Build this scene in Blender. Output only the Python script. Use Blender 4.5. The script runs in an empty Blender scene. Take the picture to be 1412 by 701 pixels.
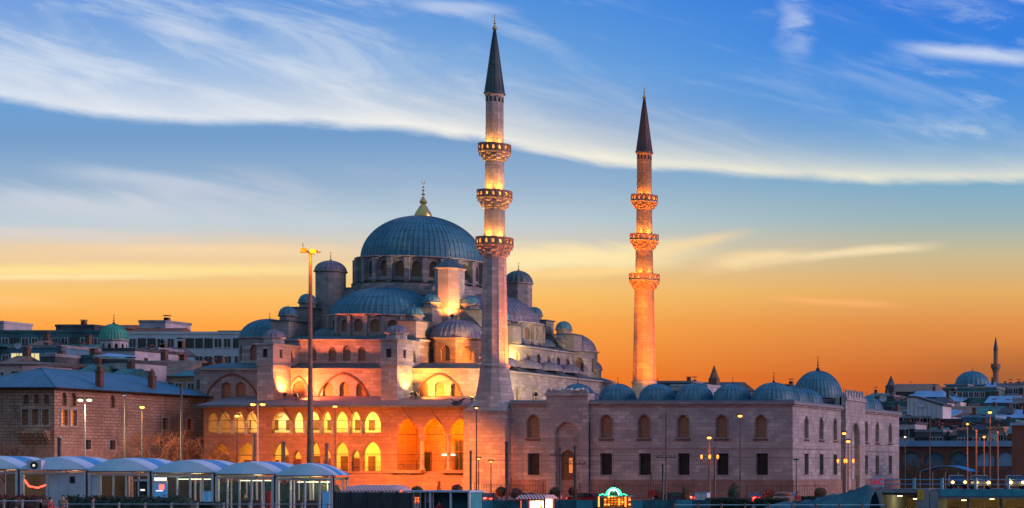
import bpy, bmesh, math, random
from mathutils import Vector
random.seed(7)
scene = bpy.context.scene
PI = math.pi; R = math.radians
CH = 3.8; F = 2600.0; VX = 1990.0; VY = 650.0     # camera height, focal length and view axis, measured off the photograph

# ------------------------------------------------------------------ camera
cam = bpy.data.cameras.new('camera'); camo = bpy.data.objects.new('camera', cam)
scene.collection.objects.link(camo); scene.camera = camo
cam.sensor_width = 36; cam.lens = F/1412*36
cam.shift_x = -(VX-706)/1412; cam.shift_y = (VY-350.5)/1412
camo.location = (0, 0, CH); camo.rotation_euler = (R(90), 0, 0)
cam.clip_start = 1; cam.clip_end = 12000

# ------------------------------------------------------------------ exposure
scene.view_settings.view_transform = 'Standard'; scene.view_settings.look = 'None'
scene.view_settings.exposure = 0.0; scene.view_settings.gamma = 1.0
scene.view_settings.use_curve_mapping = False
scene.render.engine = 'CYCLES'
scene.cycles.use_denoising = True
scene.cycles.max_bounces = 6; scene.cycles.diffuse_bounces = 3; scene.cycles.glossy_bounces = 2
scene.cycles.transparent_max_bounces = 8; scene.cycles.transmission_bounces = 4
scene.cycles.sample_clamp_indirect = 4; scene.cycles.sample_clamp_direct = 0
scene.cycles.caustics_reflective = False; scene.cycles.caustics_refractive = False
scene.cycles.use_light_tree = True

def s2l(c):
    return tuple(((v/255)/12.92 if v/255 <= .04045 else ((v/255+.055)/1.055)**2.4) for v in c)

# ------------------------------------------------------------------ node maths helper
class N:
    def __init__(s, nt, sock): s.nt = nt; s.s = sock
    def _m(s, op, o=None, o2=None, clamp=False):
        n = s.nt.nodes.new('ShaderNodeMath'); n.operation = op; n.use_clamp = clamp
        s.nt.links.new(s.s, n.inputs[0])
        for i, q in ((1, o), (2, o2)):
            if q is None: continue
            if isinstance(q, N): s.nt.links.new(q.s, n.inputs[i])
            else: n.inputs[i].default_value = q
        return N(s.nt, n.outputs[0])
    def __add__(s, o): return s._m('ADD', o)
    def __sub__(s, o): return s._m('SUBTRACT', o)
    def __mul__(s, o): return s._m('MULTIPLY', o)
    def __truediv__(s, o): return s._m('DIVIDE', o)
    def mx(s, o): return s._m('MAXIMUM', o)
    def mn(s, o): return s._m('MINIMUM', o)
    def cl(s): return s._m('ADD', 0.0, clamp=True)
    def pw(s, o): return s._m('POWER', o)
    def ab(s): return s._m('ABSOLUTE')
    def frac(s): return s._m('FRACT')
    def exp(s): return s._m('EXPONENT')
    def ss(s, a, b):
        n = s.nt.nodes.new('ShaderNodeMapRange'); n.interpolation_type = 'SMOOTHSTEP'
        s.nt.links.new(s.s, n.inputs[0]); n.inputs[1].default_value = a; n.inputs[2].default_value = b
        n.inputs[3].default_value = 0; n.inputs[4].default_value = 1
        if a > b:
            n.inputs[1].default_value = b; n.inputs[2].default_value = a; n.inputs[3].default_value = 1; n.inputs[4].default_value = 0
        return N(s.nt, n.outputs[0])
def comb(nt, x, y, z):
    n = nt.nodes.new('ShaderNodeCombineXYZ')
    for i, q in enumerate((x, y, z)):
        if isinstance(q, N): nt.links.new(q.s, n.inputs[i])
        else: n.inputs[i].default_value = q
    return N(nt, n.outputs[0])
def noise(nt, vec, scale=1, detail=4, rough=.55, dist=0):
    n = nt.nodes.new('ShaderNodeTexNoise'); n.inputs['Scale'].default_value = scale
    n.inputs['Detail'].default_value = detail; n.inputs['Roughness'].default_value = rough
    n.inputs['Distortion'].default_value = dist
    if vec is not None: nt.links.new(vec.s, n.inputs['Vector'])
    return N(nt, n.outputs['Fac'])
def ramp(nt, fac, stops, interp='LINEAR'):
    n = nt.nodes.new('ShaderNodeValToRGB'); n.color_ramp.interpolation = interp
    while len(n.color_ramp.elements) > 1: n.color_ramp.elements.remove(n.color_ramp.elements[-1])
    first = True
    for p, c in stops:
        e = n.color_ramp.elements[0] if first else n.color_ramp.elements.new(p)
        e.position = p; e.color = (*c, 1); first = False
    nt.links.new(fac.s, n.inputs[0]); return N(nt, n.outputs[0])
def mixc(nt, fac, a, b, mode='MIX'):
    n = nt.nodes.new('ShaderNodeMix'); n.data_type = 'RGBA'; n.blend_type = mode
    for i, q in ((0, fac), (6, a), (7, b)):
        if isinstance(q, N): nt.links.new(q.s, n.inputs[i])
        elif isinstance(q, tuple): n.inputs[i].default_value = (*q[:3], 1)
        else: n.inputs[i].default_value = q
    return N(nt, n.outputs[2])

# ------------------------------------------------------------------ world: dusk sky, direction based
w = bpy.data.worlds.new('World'); scene.world = w; w.use_nodes = True
nt = w.node_tree; nt.nodes.clear()
tc = nt.nodes.new('ShaderNodeTexCoord'); sp = nt.nodes.new('ShaderNodeSeparateXYZ')
nt.links.new(tc.outputs['Generated'], sp.inputs[0])
dx, dy, dz = (N(nt, sp.outputs[i]) for i in range(3))
yy = dy.mx(.05)
PX = dx/yy*F + VX            # tangent-plane coordinates of the direction (azimuth and height)
PY = (dz/yy*(-F)) + VY
t = ((PY*-1.0)+650)/650
t = t.cl()
L = [(0,(244,122,34)),(.2,(246,126,40)),(.31,(252,164,70)),(.375,(249,192,104)),(.42,(238,198,140)),(.47,(220,204,184)),
     (.53,(186,202,212)),(.61,(148,176,206)),(.71,(110,154,202)),(.85,(98,158,218)),(1,(72,140,218))]
Rr = [(0,(160,62,34)),(.12,(186,80,38)),(.2,(200,98,44)),(.31,(222,140,70)),(.38,(226,170,98)),(.46,(200,184,144)),
     (.53,(154,178,184)),(.63,(112,166,202)),(.77,(74,146,220)),(.9,(46,128,222)),(1,(38,118,220))]
cl_ = ramp(nt, t, [(p, s2l(c)) for p, c in L]); cr_ = ramp(nt, t, [(p, s2l(c)) for p, c in Rr])
mr = PX.ss(620, 1330)
col = mixc(nt, mr, cl_, cr_)
# high wisps
nA = noise(nt, comb(nt, (PX+PY*.4)/330, (PY-PX*.28)/60, 0.3), 1, 7, .62, .5)
nB = noise(nt, comb(nt, PX/150, (PY-PX*.15)/38, 4.1), 1, 6, .6, .6)
nL = noise(nt, comb(nt, PX/520, PY/190, 9.2), 1, 3, .5, .2)
fc = nt.nodes.new('ShaderNodeFloatCurve')
cv = fc.mapping.curves[0]
pts = [(0,140),(200,168),(400,173),(640,192),(800,222),(937,237),(1091,248),(1412,252)]
cv.points[0].location = (0, pts[0][1]/300); cv.points[1].location = (1, pts[-1][1]/300)
for a, b in pts[1:-1]: cv.points.new(a/1412, b/300)
fc.mapping.update()
xx = (PX/1412).cl(); nt.links.new(xx.s, fc.inputs[1])
edge = N(nt, fc.outputs[0])*300
d = edge-PY
sharp = (d+(nB-.5)*22).ss(-5, 13)
T = (PX.ss(150, 1300)*-40)+64
fall = (d.mx(0)/T*-1.0).exp()
band = (sharp*fall*(nA*1.0+.55)*(PX.ss(1700,1380)*.3+.7)).cl()
bcol = mixc(nt, PX.ss(200, 1150), s2l((238,240,244)), s2l((255,244,216)))
left = PX.ss(1050, 250)
wis = (nA*.75+nL*.25).ss(.47, .68)*d.ss(0, 45)*(left*.44+.22)
wis2 = nB.ss(.50, .78)*nL.ss(.42, .6)*d.ss(30, 80)*.55
col = mixc(nt, (wis.mx(wis2)).cl(), col, s2l((206,218,236)))
col = mixc(nt, (band*.97).cl(), col, bcol)
# soft pale wisps below the band
low = nA.ss(.44, .72)*PY.ss(215, 262)*PY.ss(345, 300)*PX.ss(760, 330)*.5
col = mixc(nt, low.cl(), col, s2l((206,208,222)))
def streak(x0, y0, x1, y1, hw, c, s, nz=nB):
    global col
    sl = (y1-y0)/(x1-x0)
    dd = PY-((PX-x0)*sl+y0)+(nz-.5)*hw*2.2
    g = ((dd/hw).pw(2)*-1.0).exp() if False else (dd.ab()).ss(hw*1.7, 0)
    win = PX.ss(x0-30, x0+(x1-x0)*.35)*PX.ss(x1+30, x1-(x1-x0)*.35)
    col = mixc(nt, (g*win*s*(nA*.7+.65)).cl(), col, s2l(c))
streak(-400, 374, 600, 371, 8, (255,228,150), 1.1)
streak(-200, 384, 300, 381, 4, (255,232,170), .8, nA)
streak(60, 341, 520, 349, 7, (250,222,180), .6, nA)
streak(-100, 318, 300, 332, 10, (226,212,206), .5, nA)
streak(-100, 268, 330, 300, 20, (214,216,226), .5, nA)
streak(60, 232, 330, 262, 12, (206,214,228), .45, nA)
streak(-300, 352, 620, 356, 22, (246,206,150), .55)
streak(-200, 402, 110, 420, 8, (255,196,120), .8)
streak(560, 364, 990, 346, 16, (255,232,176), 1.0)
streak(680, 380, 900, 372, 7, (255,214,140), .8, nA)
streak(860, 356, 1030, 322, 8, (250,216,160), .6)
streak(980, 366, 1110, 352, 10, (250,220,168), .8)
streak(1080, 356, 1290, 338, 6, (250,226,180), .85)
streak(1070, 411, 1240, 422, 5, (252,178,108), .8)
streak(1150, 428, 1260, 426, 5, (232,156,96), .4)
streak(1240, 66, 1460, 84, 10, (206,218,240), .85)
streak(560, 4, 700, 18, 9, (205,215,240), .55)
streak(180, 30, 320, 58, 9, (205,215,235), .5)
gx = ((PX-1096-(nB-.5)*60).ab()+(nA-.5)*60).ss(30, 0)*PY.ss(120, 30)*nB.ss(.3,.6)
col = mixc(nt, (gx*.6).cl(), col, s2l((190,205,238)))
# smoky darker haze low at the far right
sm = PX.ss(1180, 1400)*(PY+(nB-.5)*40).ss(470, 530)*.55
col = mixc(nt, sm.cl(), col, s2l((134,92,62)))
# the rest of the sphere: lavender twilight away from the afterglow
el = dz.cl()
back = ramp(nt, el, [(0, (.19,.18,.23)), (.12, (.25,.27,.37)), (.35, (.19,.31,.48)), (1, (.17,.40,.66))])
front = dy.ss(.02, .35)
tot = mixc(nt, front, back, col)
sky = nt.nodes.new('ShaderNodeTexSky'); sky.sky_type = 'NISHITA'; sky.sun_disc = False
sky.sun_elevation = R(1.0); sky.sun_rotation = R(70)
bg = nt.nodes.new('ShaderNodeBackground'); bg.inputs[1].default_value = 1.0
nt.links.new(tot.s, bg.inputs[0])
bg2 = nt.nodes.new('ShaderNodeBackground'); bg2.inputs[1].default_value = 0.02
nt.links.new(sky.outputs[0], bg2.inputs[0])
ad = nt.nodes.new('ShaderNodeAddShader'); nt.links.new(bg.outputs[0], ad.inputs[0]); nt.links.new(bg2.outputs[0], ad.inputs[1])
wo = nt.nodes.new('ShaderNodeOutputWorld'); nt.links.new(ad.outputs[0], wo.inputs[0])

# the afterglow: a broad soft pink light from the west (image right)
sl = bpy.data.lights.new('afterglow', 'SUN'); sl.energy = 2.1; sl.angle = R(24); sl.color = (1, .56, .60)
so = bpy.data.objects.new('afterglow', sl); scene.collection.objects.link(so)
so.rotation_euler = Vector((1, .16, .30)).to_track_quat('Z', 'Y').to_euler()

# ------------------------------------------------------------------ materials
MATS = {}
def newmat(name):
    m = bpy.data.materials.new(name); m.use_nodes = True; MATS[name] = m
    nt = m.node_tree; b = nt.nodes['Principled BSDF']; return m, nt, b
def objco(nt):
    t = nt.nodes.new('ShaderNodeTexCoord'); s = nt.nodes.new('ShaderNodeSeparateXYZ')
    nt.links.new(t.outputs['Object'], s.inputs[0])
    return N(nt, t.outputs['Object']), [N(nt, s.outputs[i]) for i in range(3)]
def bump(nt, b, h, st=.3, dist=.05):
    n = nt.nodes.new('ShaderNodeBump'); n.inputs['Strength'].default_value = st; n.inputs['Distance'].default_value = dist
    nt.links.new(h.s, n.inputs['Height']); nt.links.new(n.outputs[0], b.inputs['Normal'])
def setc(nt, b, c): nt.links.new(c.s, b.inputs['Base Color'])

def stone(name, c1, c2, mortar, bw=.9, bh=.38, stain=.5, rough=.9):
    m, nt, b = newmat(name); v, (x, y, z) = objco(nt)
    br = nt.nodes.new('ShaderNodeTexBrick'); br.offset = .5
    br.inputs['Color1'].default_value = (*c1, 1); br.inputs['Color2'].default_value = (*c2, 1)
    br.inputs['Mortar'].default_value = (*mortar, 1); br.inputs['Scale'].default_value = 1
    br.inputs['Mortar Size'].default_value = .02; br.inputs['Mortar Smooth'].default_value = .5; br.inputs['Bias'].default_value = 0
    br.inputs['Brick Width'].default_value = bw; br.inputs['Row Height'].default_value = bh
    nt.links.new(comb(nt, x+y, z, 0).s, br.inputs['Vector'])
    base = N(nt, br.outputs[0])
    n1 = noise(nt, v, .35, 6, .65); n2 = noise(nt, v, 3.0, 5, .7)
    streaks = noise(nt, comb(nt, x*1.3, y*1.3, z*.16), 1, 5, .65)
    cc = mixc(nt, n1.ss(.38, .62)*stain, base, (c1[0]*.42, c1[1]*.43, c1[2]*.48))
    cc = mixc(nt, streaks.ss(.52, .74)*stain*.9, cc, (c1[0]*.4, c1[1]*.4, c1[2]*.43))
    cc = mixc(nt, n2.ss(.5, .72)*.38, cc, (min(1, c2[0]*1.35), min(1, c2[1]*1.3), min(1, c2[2]*1.22)))
    rowv = noise(nt, comb(nt, 0, 0, (z/bh)._m('FLOOR')*7.7), 1, 0)
    cc = mixc(nt, rowv.ss(.35, .65)*.5, cc, (c1[0]*.62, c1[1]*.6, c1[2]*.62))
    setc(nt, b, cc); b.inputs['Roughness'].default_value = rough
    bump(nt, b, (N(nt, br.outputs[1])*-1.0)+n2*.8, .6, .04)
    return m
stone('ashlar', (.43,.41,.40), (.20,.19,.20), (.12,.115,.12), .95, .46, .85)
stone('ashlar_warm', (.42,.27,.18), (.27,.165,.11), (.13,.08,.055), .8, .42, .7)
stone('ashlar_pale', (.51,.50,.49), (.25,.25,.26), (.16,.15,.155), 1.0, .46, .8)
stone('podium_stone', (.34,.23,.19), (.27,.18,.15), (.15,.11,.10), 1.2, .5, .6)
stone('brick_wall', (.20,.10,.075), (.15,.075,.06), (.09,.06,.05), .5, .22, .5)

def banded(name):   # courses of pale stone between layers of brick
    m, nt, b = newmat(name); v, (x, y, z) = objco(nt)
    br = nt.nodes.new('ShaderNodeTexBrick'); br.offset = .5
    br.inputs['Color1'].default_value = (.40,.30,.23,1); br.inputs['Color2'].default_value = (.30,.215,.165,1)
    br.inputs['Mortar'].default_value = (.19,.10,.07,1); br.inputs['Scale'].default_value = 1
    br.inputs['Mortar Size'].default_value = .045; br.inputs['Brick Width'].default_value = .95; br.inputs['Row Height'].default_value = .36
    br.inputs['Mortar Smooth'].default_value = .2
    nt.links.new(comb(nt, x+y, z, 0).s, br.inputs['Vector'])
    n1 = noise(nt, v, .4, 5, .65); n2 = noise(nt, v, 2.2, 5, .7)
    cc = mixc(nt, n1.ss(.35,.7)*.6, N(nt, br.outputs[0]), (.17,.10,.08))
    cc = mixc(nt, n2.ss(.5,.75)*.6, cc, (.42,.33,.26))
    cc = mixc(nt, (z+n1*1.5).ss(7.6, 6.9), cc, mixc(nt, n2.ss(.4,.65), (.34,.22,.17), (.23,.145,.115)))
    cc = mixc(nt, noise(nt, comb(nt, x*1.2, y*1.2, z*.25), .6, 5, .7).ss(.5,.7)*.6, cc, (.10,.06,.05))
    setc(nt, b, cc); b.inputs['Roughness'].default_value = .92
    bump(nt, b, (N(nt, br.outputs[1])*-1.0)+n2, .7, .05); return m
banded('banded_masonry')

def lead(name, c, dark=.6, seam=1.2, rough=.55, metal=.25):
    m, nt, b = newmat(name); v, (x, y, z) = objco(nt)
    n1 = noise(nt, v, .8, 5, .65); n2 = noise(nt, comb(nt, x*2, y*2, z*.5), 1.5, 5, .7)
    line = (z/seam+noise(nt, v, .2, 1)*.0).frac().ss(.90, .97)
    cc = mixc(nt, n1.ss(.3,.7)*.8, c, tuple(q*dark for q in c))
    cc = mixc(nt, n2.ss(.52,.72)*.5, cc, tuple(min(1, q*1.55+.02) for q in c))
    cc = mixc(nt, line*.8, cc, tuple(q*.4 for q in c))
    setc(nt, b, cc); b.inputs['Roughness'].default_value = rough; b.inputs['Metallic'].default_value = metal
    bump(nt, b, n1+line*.5, .3, .05); return m
lead('lead', (.045,.185,.275), metal=.1); lead('lead_dark', (.075,.125,.15)); lead('lead_violet', (.17,.17,.24), .6, 1.0, metal=.1)
lead('lead_roof', (.13,.22,.30), .7, 40); lead('copper_green', (.06,.36,.28), .6, .9, .6, .1)
lead('cap_slate', (.05,.085,.10), .6, .9); lead('cap_brown', (.10,.055,.06), .6, .9)

def plain(name, c, rough=.7, metal=0, var=.25, sc=2.0, em=None, es=0, alpha=None, spec=None, trans=0):
    m, nt, b = newmat(name); v, _ = objco(nt)
    n = noise(nt, v, sc, 5, .65)
    cc = mixc(nt, n.ss(.3,.7)*1.0, tuple(q*(1-var) for q in c), tuple(min(1, q*(1+var)) for q in c))
    setc(nt, b, cc); b.inputs['Roughness'].default_value = rough; b.inputs['Metallic'].default_value = metal
    if em: b.inputs['Emission Color'].default_value = (*em, 1); b.inputs['Emission Strength'].default_value = es
    if alpha is not None: b.inputs['Alpha'].default_value = alpha
    if trans: b.inputs['Transmission Weight'].default_value = trans
    return m
plain('dark_iron', (.03,.034,.038), .6, .2); plain('pole_paint', (.06,.06,.062), .5, .4); plain('pole_brown', (.22,.12,.08), .6, .1)
plain('pole_pale', (.38,.37,.36), .5, .3); plain('brass', (.62,.42,.14), .35, .8, .2); plain('dark_glass', (.015,.03,.035), .15, 0, .3, .7)
plain('deep_window', (.012,.024,.026), .85, 0, .6, 1.2)
plain('plaster_cream', (.72,.62,.42), .9, 0, .08, .8); plain('plaster_grey', (.38,.38,.42), .9, 0, .18, .5)
plain('plaster_white', (.55,.56,.60), .85, 0, .12, .4); plain('plaster_pink', (.52,.38,.38), .9, 0, .18, .5)
plain('plaster_blue', (.06,.17,.25), .85, 0, .35, .5); plain('plaster_teal', (.05,.14,.16), .85, 0, .4, .4)
plain('plaster_tan', (.36,.22,.15), .9, 0, .25, .5); plain('plaster_red', (.22,.045,.05), .85, 0, .3, .4)
plain('plaster_dark', (.07,.08,.095), .9, 0, .4, .5); plain('plaster_brown', (.16,.09,.06), .9, 0, .35, .5)
plain('roof_tile_red', (.20,.075,.05), .9, 0, .35, 1.5); plain('roof_brown', (.20,.135,.10), .9, 0, .35, 1.2)
plain('roof_teal', (.045,.17,.17), .7, .1, .35, .8); plain('roof_blue', (.16,.34,.52), .6, .2, .2, .5); plain('roof_dark', (.05,.06,.07), .8, 0, .4, .8)
plain('membrane_pale', (.38,.54,.68), .6, 0, .10, .4); plain('membrane_blue', (.04,.26,.52), .55, 0, .12, .4)
plain('frame_white', (.55,.58,.66), .45, .2, .08); plain('panel_white', (.50,.52,.60), .7, 0, .1, .7)
plain('teal_paint', (.03,.27,.36), .5, .1, .25, .8); plain('teal_cloth', (.025,.11,.15), .9, 0, .5, .6)
plain('concrete', (.22,.23,.26), .9, 0, .25, .7); plain('red_cloth', (.55,.03,.03), .8, 0, .15); plain('red_paint', (.45,.03,.025), .5, 0, .2)
plain('pink_cloth', (.62,.30,.30), .8, 0, .1, 3); plain('white_cloth', (.7,.66,.68), .8, 0, .1); plain('yellow_paint', (.70,.38,.03), .6, 0, .15)
plain('wood_door', (.10,.045,.025), .6, 0, .3, 3); plain('bark', (.10,.07,.05), .95, 0, .3, 4); plain('leaf_dark', (.022,.045,.028), .8, 0, .5, 3)
plain('leaf_olive', (.06,.055,.03), .85, 0, .5, 3); plain('leaf_red', (.10,.045,.035), .85, 0, .4, 3); plain('leaf_lit_gold', (.22,.15,.03), .85, 0, .4, 3)  # the gold leaf has yellow lamplight put into its colour
plain('skin', (.45,.27,.2), .6, 0, .1); plain('coat_dark', (.03,.035,.05), .9, 0, .3, 5); plain('coat_tan', (.25,.16,.11), .9, 0, .2, 5); plain('coat_red', (.40,.04,.04), .85, 0, .2, 5)
plain('hair', (.02,.015,.012), .8); plain('asphalt', (.055,.055,.06), .85, 0, .3, .6); plain('paving', (.11,.095,.095), .9, 0, .25, .5)
plain('terrain_earth', (.06,.065,.06), .95, 0, .4, .05); plain('line_paint', (.6,.6,.6), .8); plain('rubber', (.02,.02,.02), .8)
plain('car_dark', (.03,.035,.05), .25, .5, .05); plain('car_silver', (.35,.36,.4), .3, .6, .05); plain('car_red', (.30,.02,.02), .3, .3, .05); plain('gull_white', (.7,.7,.72), .8)
plain('fruit', (.75,.25,.03), .6, 0, .5, 9); plain('steel', (.4,.42,.45), .35, .8, .1)
plain('ground_floor_tile', (.28,.2,.15), .8, 0, .2, 1)
def emis(name, c, s):
    m, nt, b = newmat(name); b.inputs['Base Color'].default_value = (*c, 1)
    b.inputs['Emission Color'].default_value = (*c, 1); b.inputs['Emission Strength'].default_value = s; return m
emis('lamp_orange', (1,.30,.05), 5); emis('lamp_yellow', (1,.60,.14), 5); emis('lamp_white', (1,.80,.40), 5)
emis('tube_green', (.05,1,.35), 2.4); emis('tube_mint', (.55,1,.75), 3.5); emis('tube_white', (.85,1,.7), 2); emis('tail_red', (1,.05,.03), 6); emis('letters_red', (.8,.03,.08), .25)
emis('win_yellow', (1,.78,.32), .75); emis('win_amber', (1,.36,.08), .38); emis('win_green', (.6,1,.55), .9); emis('screen_blue', (.05,.22,.5), .45); emis('panel_lit', (1,.93,.78), 1.0)
emis('glow_orange', (1,.25,.03), 3)

def lattice(name, c, gap, cell=.22):
    m, nt, b = newmat(name); v, (x, y, z) = objco(nt)
    br = nt.nodes.new('ShaderNodeTexBrick'); br.offset = .5
    br.inputs['Color1'].default_value = (*gap, 1); br.inputs['Color2'].default_value = (*gap, 1); br.inputs['Mortar'].default_value = (*c, 1)
    br.inputs['Scale'].default_value = 1; br.inputs['Mortar Size'].default_value = .05
    br.inputs['Brick Width'].default_value = cell; br.inputs['Row Height'].default_value = cell
    nt.links.new(comb(nt, x+y, z, 0).s, br.inputs['Vector'])
    n = noise(nt, v, 1.3, 4)
    setc(nt, b, mixc(nt, n.ss(.35,.7)*.5, N(nt, br.outputs[0]), tuple(q*.5 for q in c))); b.inputs['Roughness'].default_value = .8
lattice('grille_tan', (.30,.19,.12), (.05,.03,.02)); lattice('grille_grey', (.20,.17,.16), (.04,.035,.04))
def striped(name, c1, c2, wid=.25):
    m, nt, b = newmat(name); v, (x, y, z) = objco(nt)
    f = ((x+y)/wid).frac().ss(.45, .55)
    setc(nt, b, mixc(nt, f, c1, c2)); b.inputs['Roughness'].default_value = .8
striped('awning_pink', (.62,.48,.50), (.55,.20,.20), .3); striped('awning_red', (.72,.66,.66), (.45,.03,.03), .22)
def seamroof(name, c, axis, wid=.8):
    m, nt, b = newmat(name); v, xyz = objco(nt)
    f = (xyz[axis]/wid).frac().ss(.86, .93)
    n = noise(nt, v, .5, 5, .6); n2 = noise(nt, v, 3, 4, .6)
    cc = mixc(nt, n.ss(.3,.7)*.7, c, tuple(q*.6 for q in c)); cc = mixc(nt, n2.ss(.5,.7)*.4, cc, tuple(q*1.5 for q in c))
    cc = mixc(nt, f*.6, cc, tuple(q*1.9 for q in c)); setc(nt, b, cc)
    b.inputs['Roughness'].default_value = .55; b.inputs['Metallic'].default_value = .2; bump(nt, b, f, .6, .06)
seamroof('seam_roof_x', (.06,.17,.25), 0); seamroof('seam_roof_y', (.06,.17,.25), 1)
seamroof('gallery_roof', (.22,.17,.19), 0, .9)
m, nt_, b_ = newmat('glass_pane')
b_.inputs['Base Color'].default_value = (.25,.35,.33,1); b_.inputs['Roughness'].default_value = .04
b_.inputs['Alpha'].default_value = .06

# ------------------------------------------------------------------ mesh helpers
def X(px, Y): return (px-VX)*Y/F
def Z(py, Y): return CH+(VY-py)*Y/F
def root(name, label, cat, loc, group=None, parent=None):
    o = bpy.data.objects.new(name, None); scene.collection.objects.link(o); o.location = loc
    o.empty_display_size = .3
    o['label'] = label; o['category'] = cat
    if group: o['group'] = group
    return o
def wloc(o):
    v = Vector((0, 0, 0))
    while o is not None: v += o.location; o = o.parent
    return v
class MB:
    def __init__(s): s.v = []; s.f = []
    def add(s, vs, fs):
        b = len(s.v); s.v += [tuple(p) for p in vs]; s.f += [tuple(b+i for i in q) for q in fs]; return s
    def hexa(s, p):   # 4 bottom (ccw from above), 4 top
        return s.add(p, [(3,2,1,0), (4,5,6,7), (0,1,5,4), (1,2,6,5), (2,3,7,6), (3,0,4,7)])
    def box(s, x0, x1, y0, y1, z0, z1):
        return s.hexa([(x0,y0,z0),(x1,y0,z0),(x1,y1,z0),(x0,y1,z0),(x0,y0,z1),(x1,y0,z1),(x1,y1,z1),(x0,y1,z1)])
    def cbox(s, cx, cy, cz, a, b, c): return s.box(cx-a/2, cx+a/2, cy-b/2, cy+b/2, cz-c/2, cz+c/2)
    def prism(s, poly, z0, z1):
        n = len(poly)
        return s.add([(x,y,z0) for x,y in poly]+[(x,y,z1) for x,y in poly],
            [tuple(range(n-1,-1,-1)), tuple(range(n,2*n))]+[(i,(i+1)%n,n+(i+1)%n,n+i) for i in range(n)])
    def extr(s, poly, d):     # poly of 3d points extruded by vector d
        n = len(poly); d = Vector(d)
        return s.add(list(poly)+[tuple(Vector(p)+d) for p in poly],
            [tuple(range(n)), tuple(range(2*n-1,n-1,-1))]+[(i,n+i,n+(i+1)%n,(i+1)%n) for i in range(n)])
    def lathe(s, cx, cy, prof, n=16, a0=0, a1=2*PI, cap=True, off=0):
        full = abs(a1-a0-2*PI) < 1e-6; m = n if full else n+1
        vs = []
        for r, z in prof:
            for i in range(m):
                a = a0+off+(a1-a0)*i/n; vs.append((cx+r*math.cos(a), cy+r*math.sin(a), z))
        fs = []
        for j in range(len(prof)-1):
            for i in range(n):
                k = (i+1) % m if full else i+1
                fs.append((j*m+i, j*m+k, (j+1)*m+k, (j+1)*m+i))
        s.add(vs, fs)
        if cap and full:
            b = len(s.v)-len(vs)
            if prof[0][0] > 1e-3: s.f.append(tuple(b+i for i in range(m-1, -1, -1)))
            if prof[-1][0] > 1e-3: s.f.append(tuple(b+(len(prof)-1)*m+i for i in range(m)))
        return s
    def dome(s, cx, cy, z, rr, h, ribs=24, a0=0, a1=2*PI, rib=.05, rows=10, p=1.0, rw=.12):
        # ribbed lead dome; raised standing seams
        angs = []
        for k in range(ribs+(0 if abs(a1-a0-2*PI) < 1e-6 else 1)):
            c = a0+(a1-a0)*k/ribs; st = (a1-a0)/ribs
            angs += [(c-st*rw*1.5, 0), (c-st*rw, rib), (c+st*rw, rib), (c+st*rw*1.5, 0)]
        full = abs(a1-a0-2*PI) < 1e-6; m = len(angs); vs = []
        for j in range(rows+1):
            e = PI/2*j/rows; cr = math.cos(e)**p; sz = math.sin(e)
            for a, o in angs:
                q = rr*cr+(o*min(1, cr*2.5)); q = max(q, .001)
                vs.append((cx+q*math.cos(a), cy+q*math.sin(a), z+h*sz+o*sz*.6))
        fs = []
        for j in range(rows):
            for i in range(m if full else m-1):
                k = (i+1) % m; fs.append((j*m+i, j*m+k, (j+1)*m+k, (j+1)*m+i))
        return s.add(vs, fs)
    def tube(s, p0, p1, r0, r1=None, n=8):
        r1 = r0 if r1 is None else r1
        p0 = Vector(p0); p1 = Vector(p1); d = (p1-p0).normalized()
        a = d.orthogonal().normalized(); b = d.cross(a); vs = []
        for p, r in ((p0, r0), (p1, r1)):
            for i in range(n):
                t = 2*PI*i/n; vs.append(p+a*r*math.cos(t)+b*r*math.sin(t))
        return s.add(vs, [tuple(range(n-1,-1,-1)), tuple(range(n,2*n))]+[(i,(i+1)%n,n+(i+1)%n,n+i) for i in range(n)])
    def path(s, pts, r, n=6):
        for a, b in zip(pts, pts[1:]): s.tube(a, b, r, r, n)
        return s
    def ball(s, c, r, n=10, sz=1, jit=0):
        vs = []; m = n//2+1
        for j in range(m+1):
            e = -PI/2+PI*j/m
            for i in range(n):
                a = 2*PI*i/n; q = r*(1+random.uniform(-jit, jit))
                vs.append((c[0]+q*math.cos(e)*math.cos(a), c[1]+q*math.cos(e)*math.sin(a), c[2]+q*sz*math.sin(e)))
        return s.add(vs, [(j*n+i, j*n+(i+1)%n, (j+1)*n+(i+1)%n, (j+1)*n+i) for j in range(m) for i in range(n)])
    def leaves(s, c, rad, n, size, flat=1.0, shell=.35):
        for _ in range(n):
            while True:
                p = Vector([random.uniform(-1, 1) for _ in range(3)])
                if shell < p.length < 1: break
            q = Vector((c[0]+p.x*rad[0], c[1]+p.y*rad[1], c[2]+p.z*rad[2]))
            a = Vector([random.gauss(0, 1) for _ in range(3)]).normalized(); b = a.orthogonal().normalized()
            z = size*random.uniform(.6, 1.4)
            s.add([q-a*z, q+b*z*.5, q+a*z, q-b*z*.5], [(0,1,2,3)])
        return s
    def build(s, name, mat, parent=None, origin=None, label=None, smooth=False, kind=None, cat=None, group=None, angle=35):
        me = bpy.data.meshes.new(name)
        pl = wloc(parent) if parent is not None else Vector((0, 0, 0))
        og = Vector(origin) if origin is not None else pl
        me.from_pydata([tuple(Vector(p)-og) for p in s.v], [], s.f)
        me.materials.append(MATS[mat])
        o = bpy.data.objects.new(name, me); scene.collection.objects.link(o)
        if smooth:
            me.polygons.foreach_set('use_smooth', [True]*len(me.polygons))
            try: me.set_sharp_from_angle(angle=R(angle))
            except Exception: pass
        o.location = og-pl
        if parent is not None: o.parent = parent
        if label: o['label'] = label
        if kind: o['kind'] = kind
        if cat: o['category'] = cat
        if group: o['group'] = group
        me.update(); return o

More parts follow.
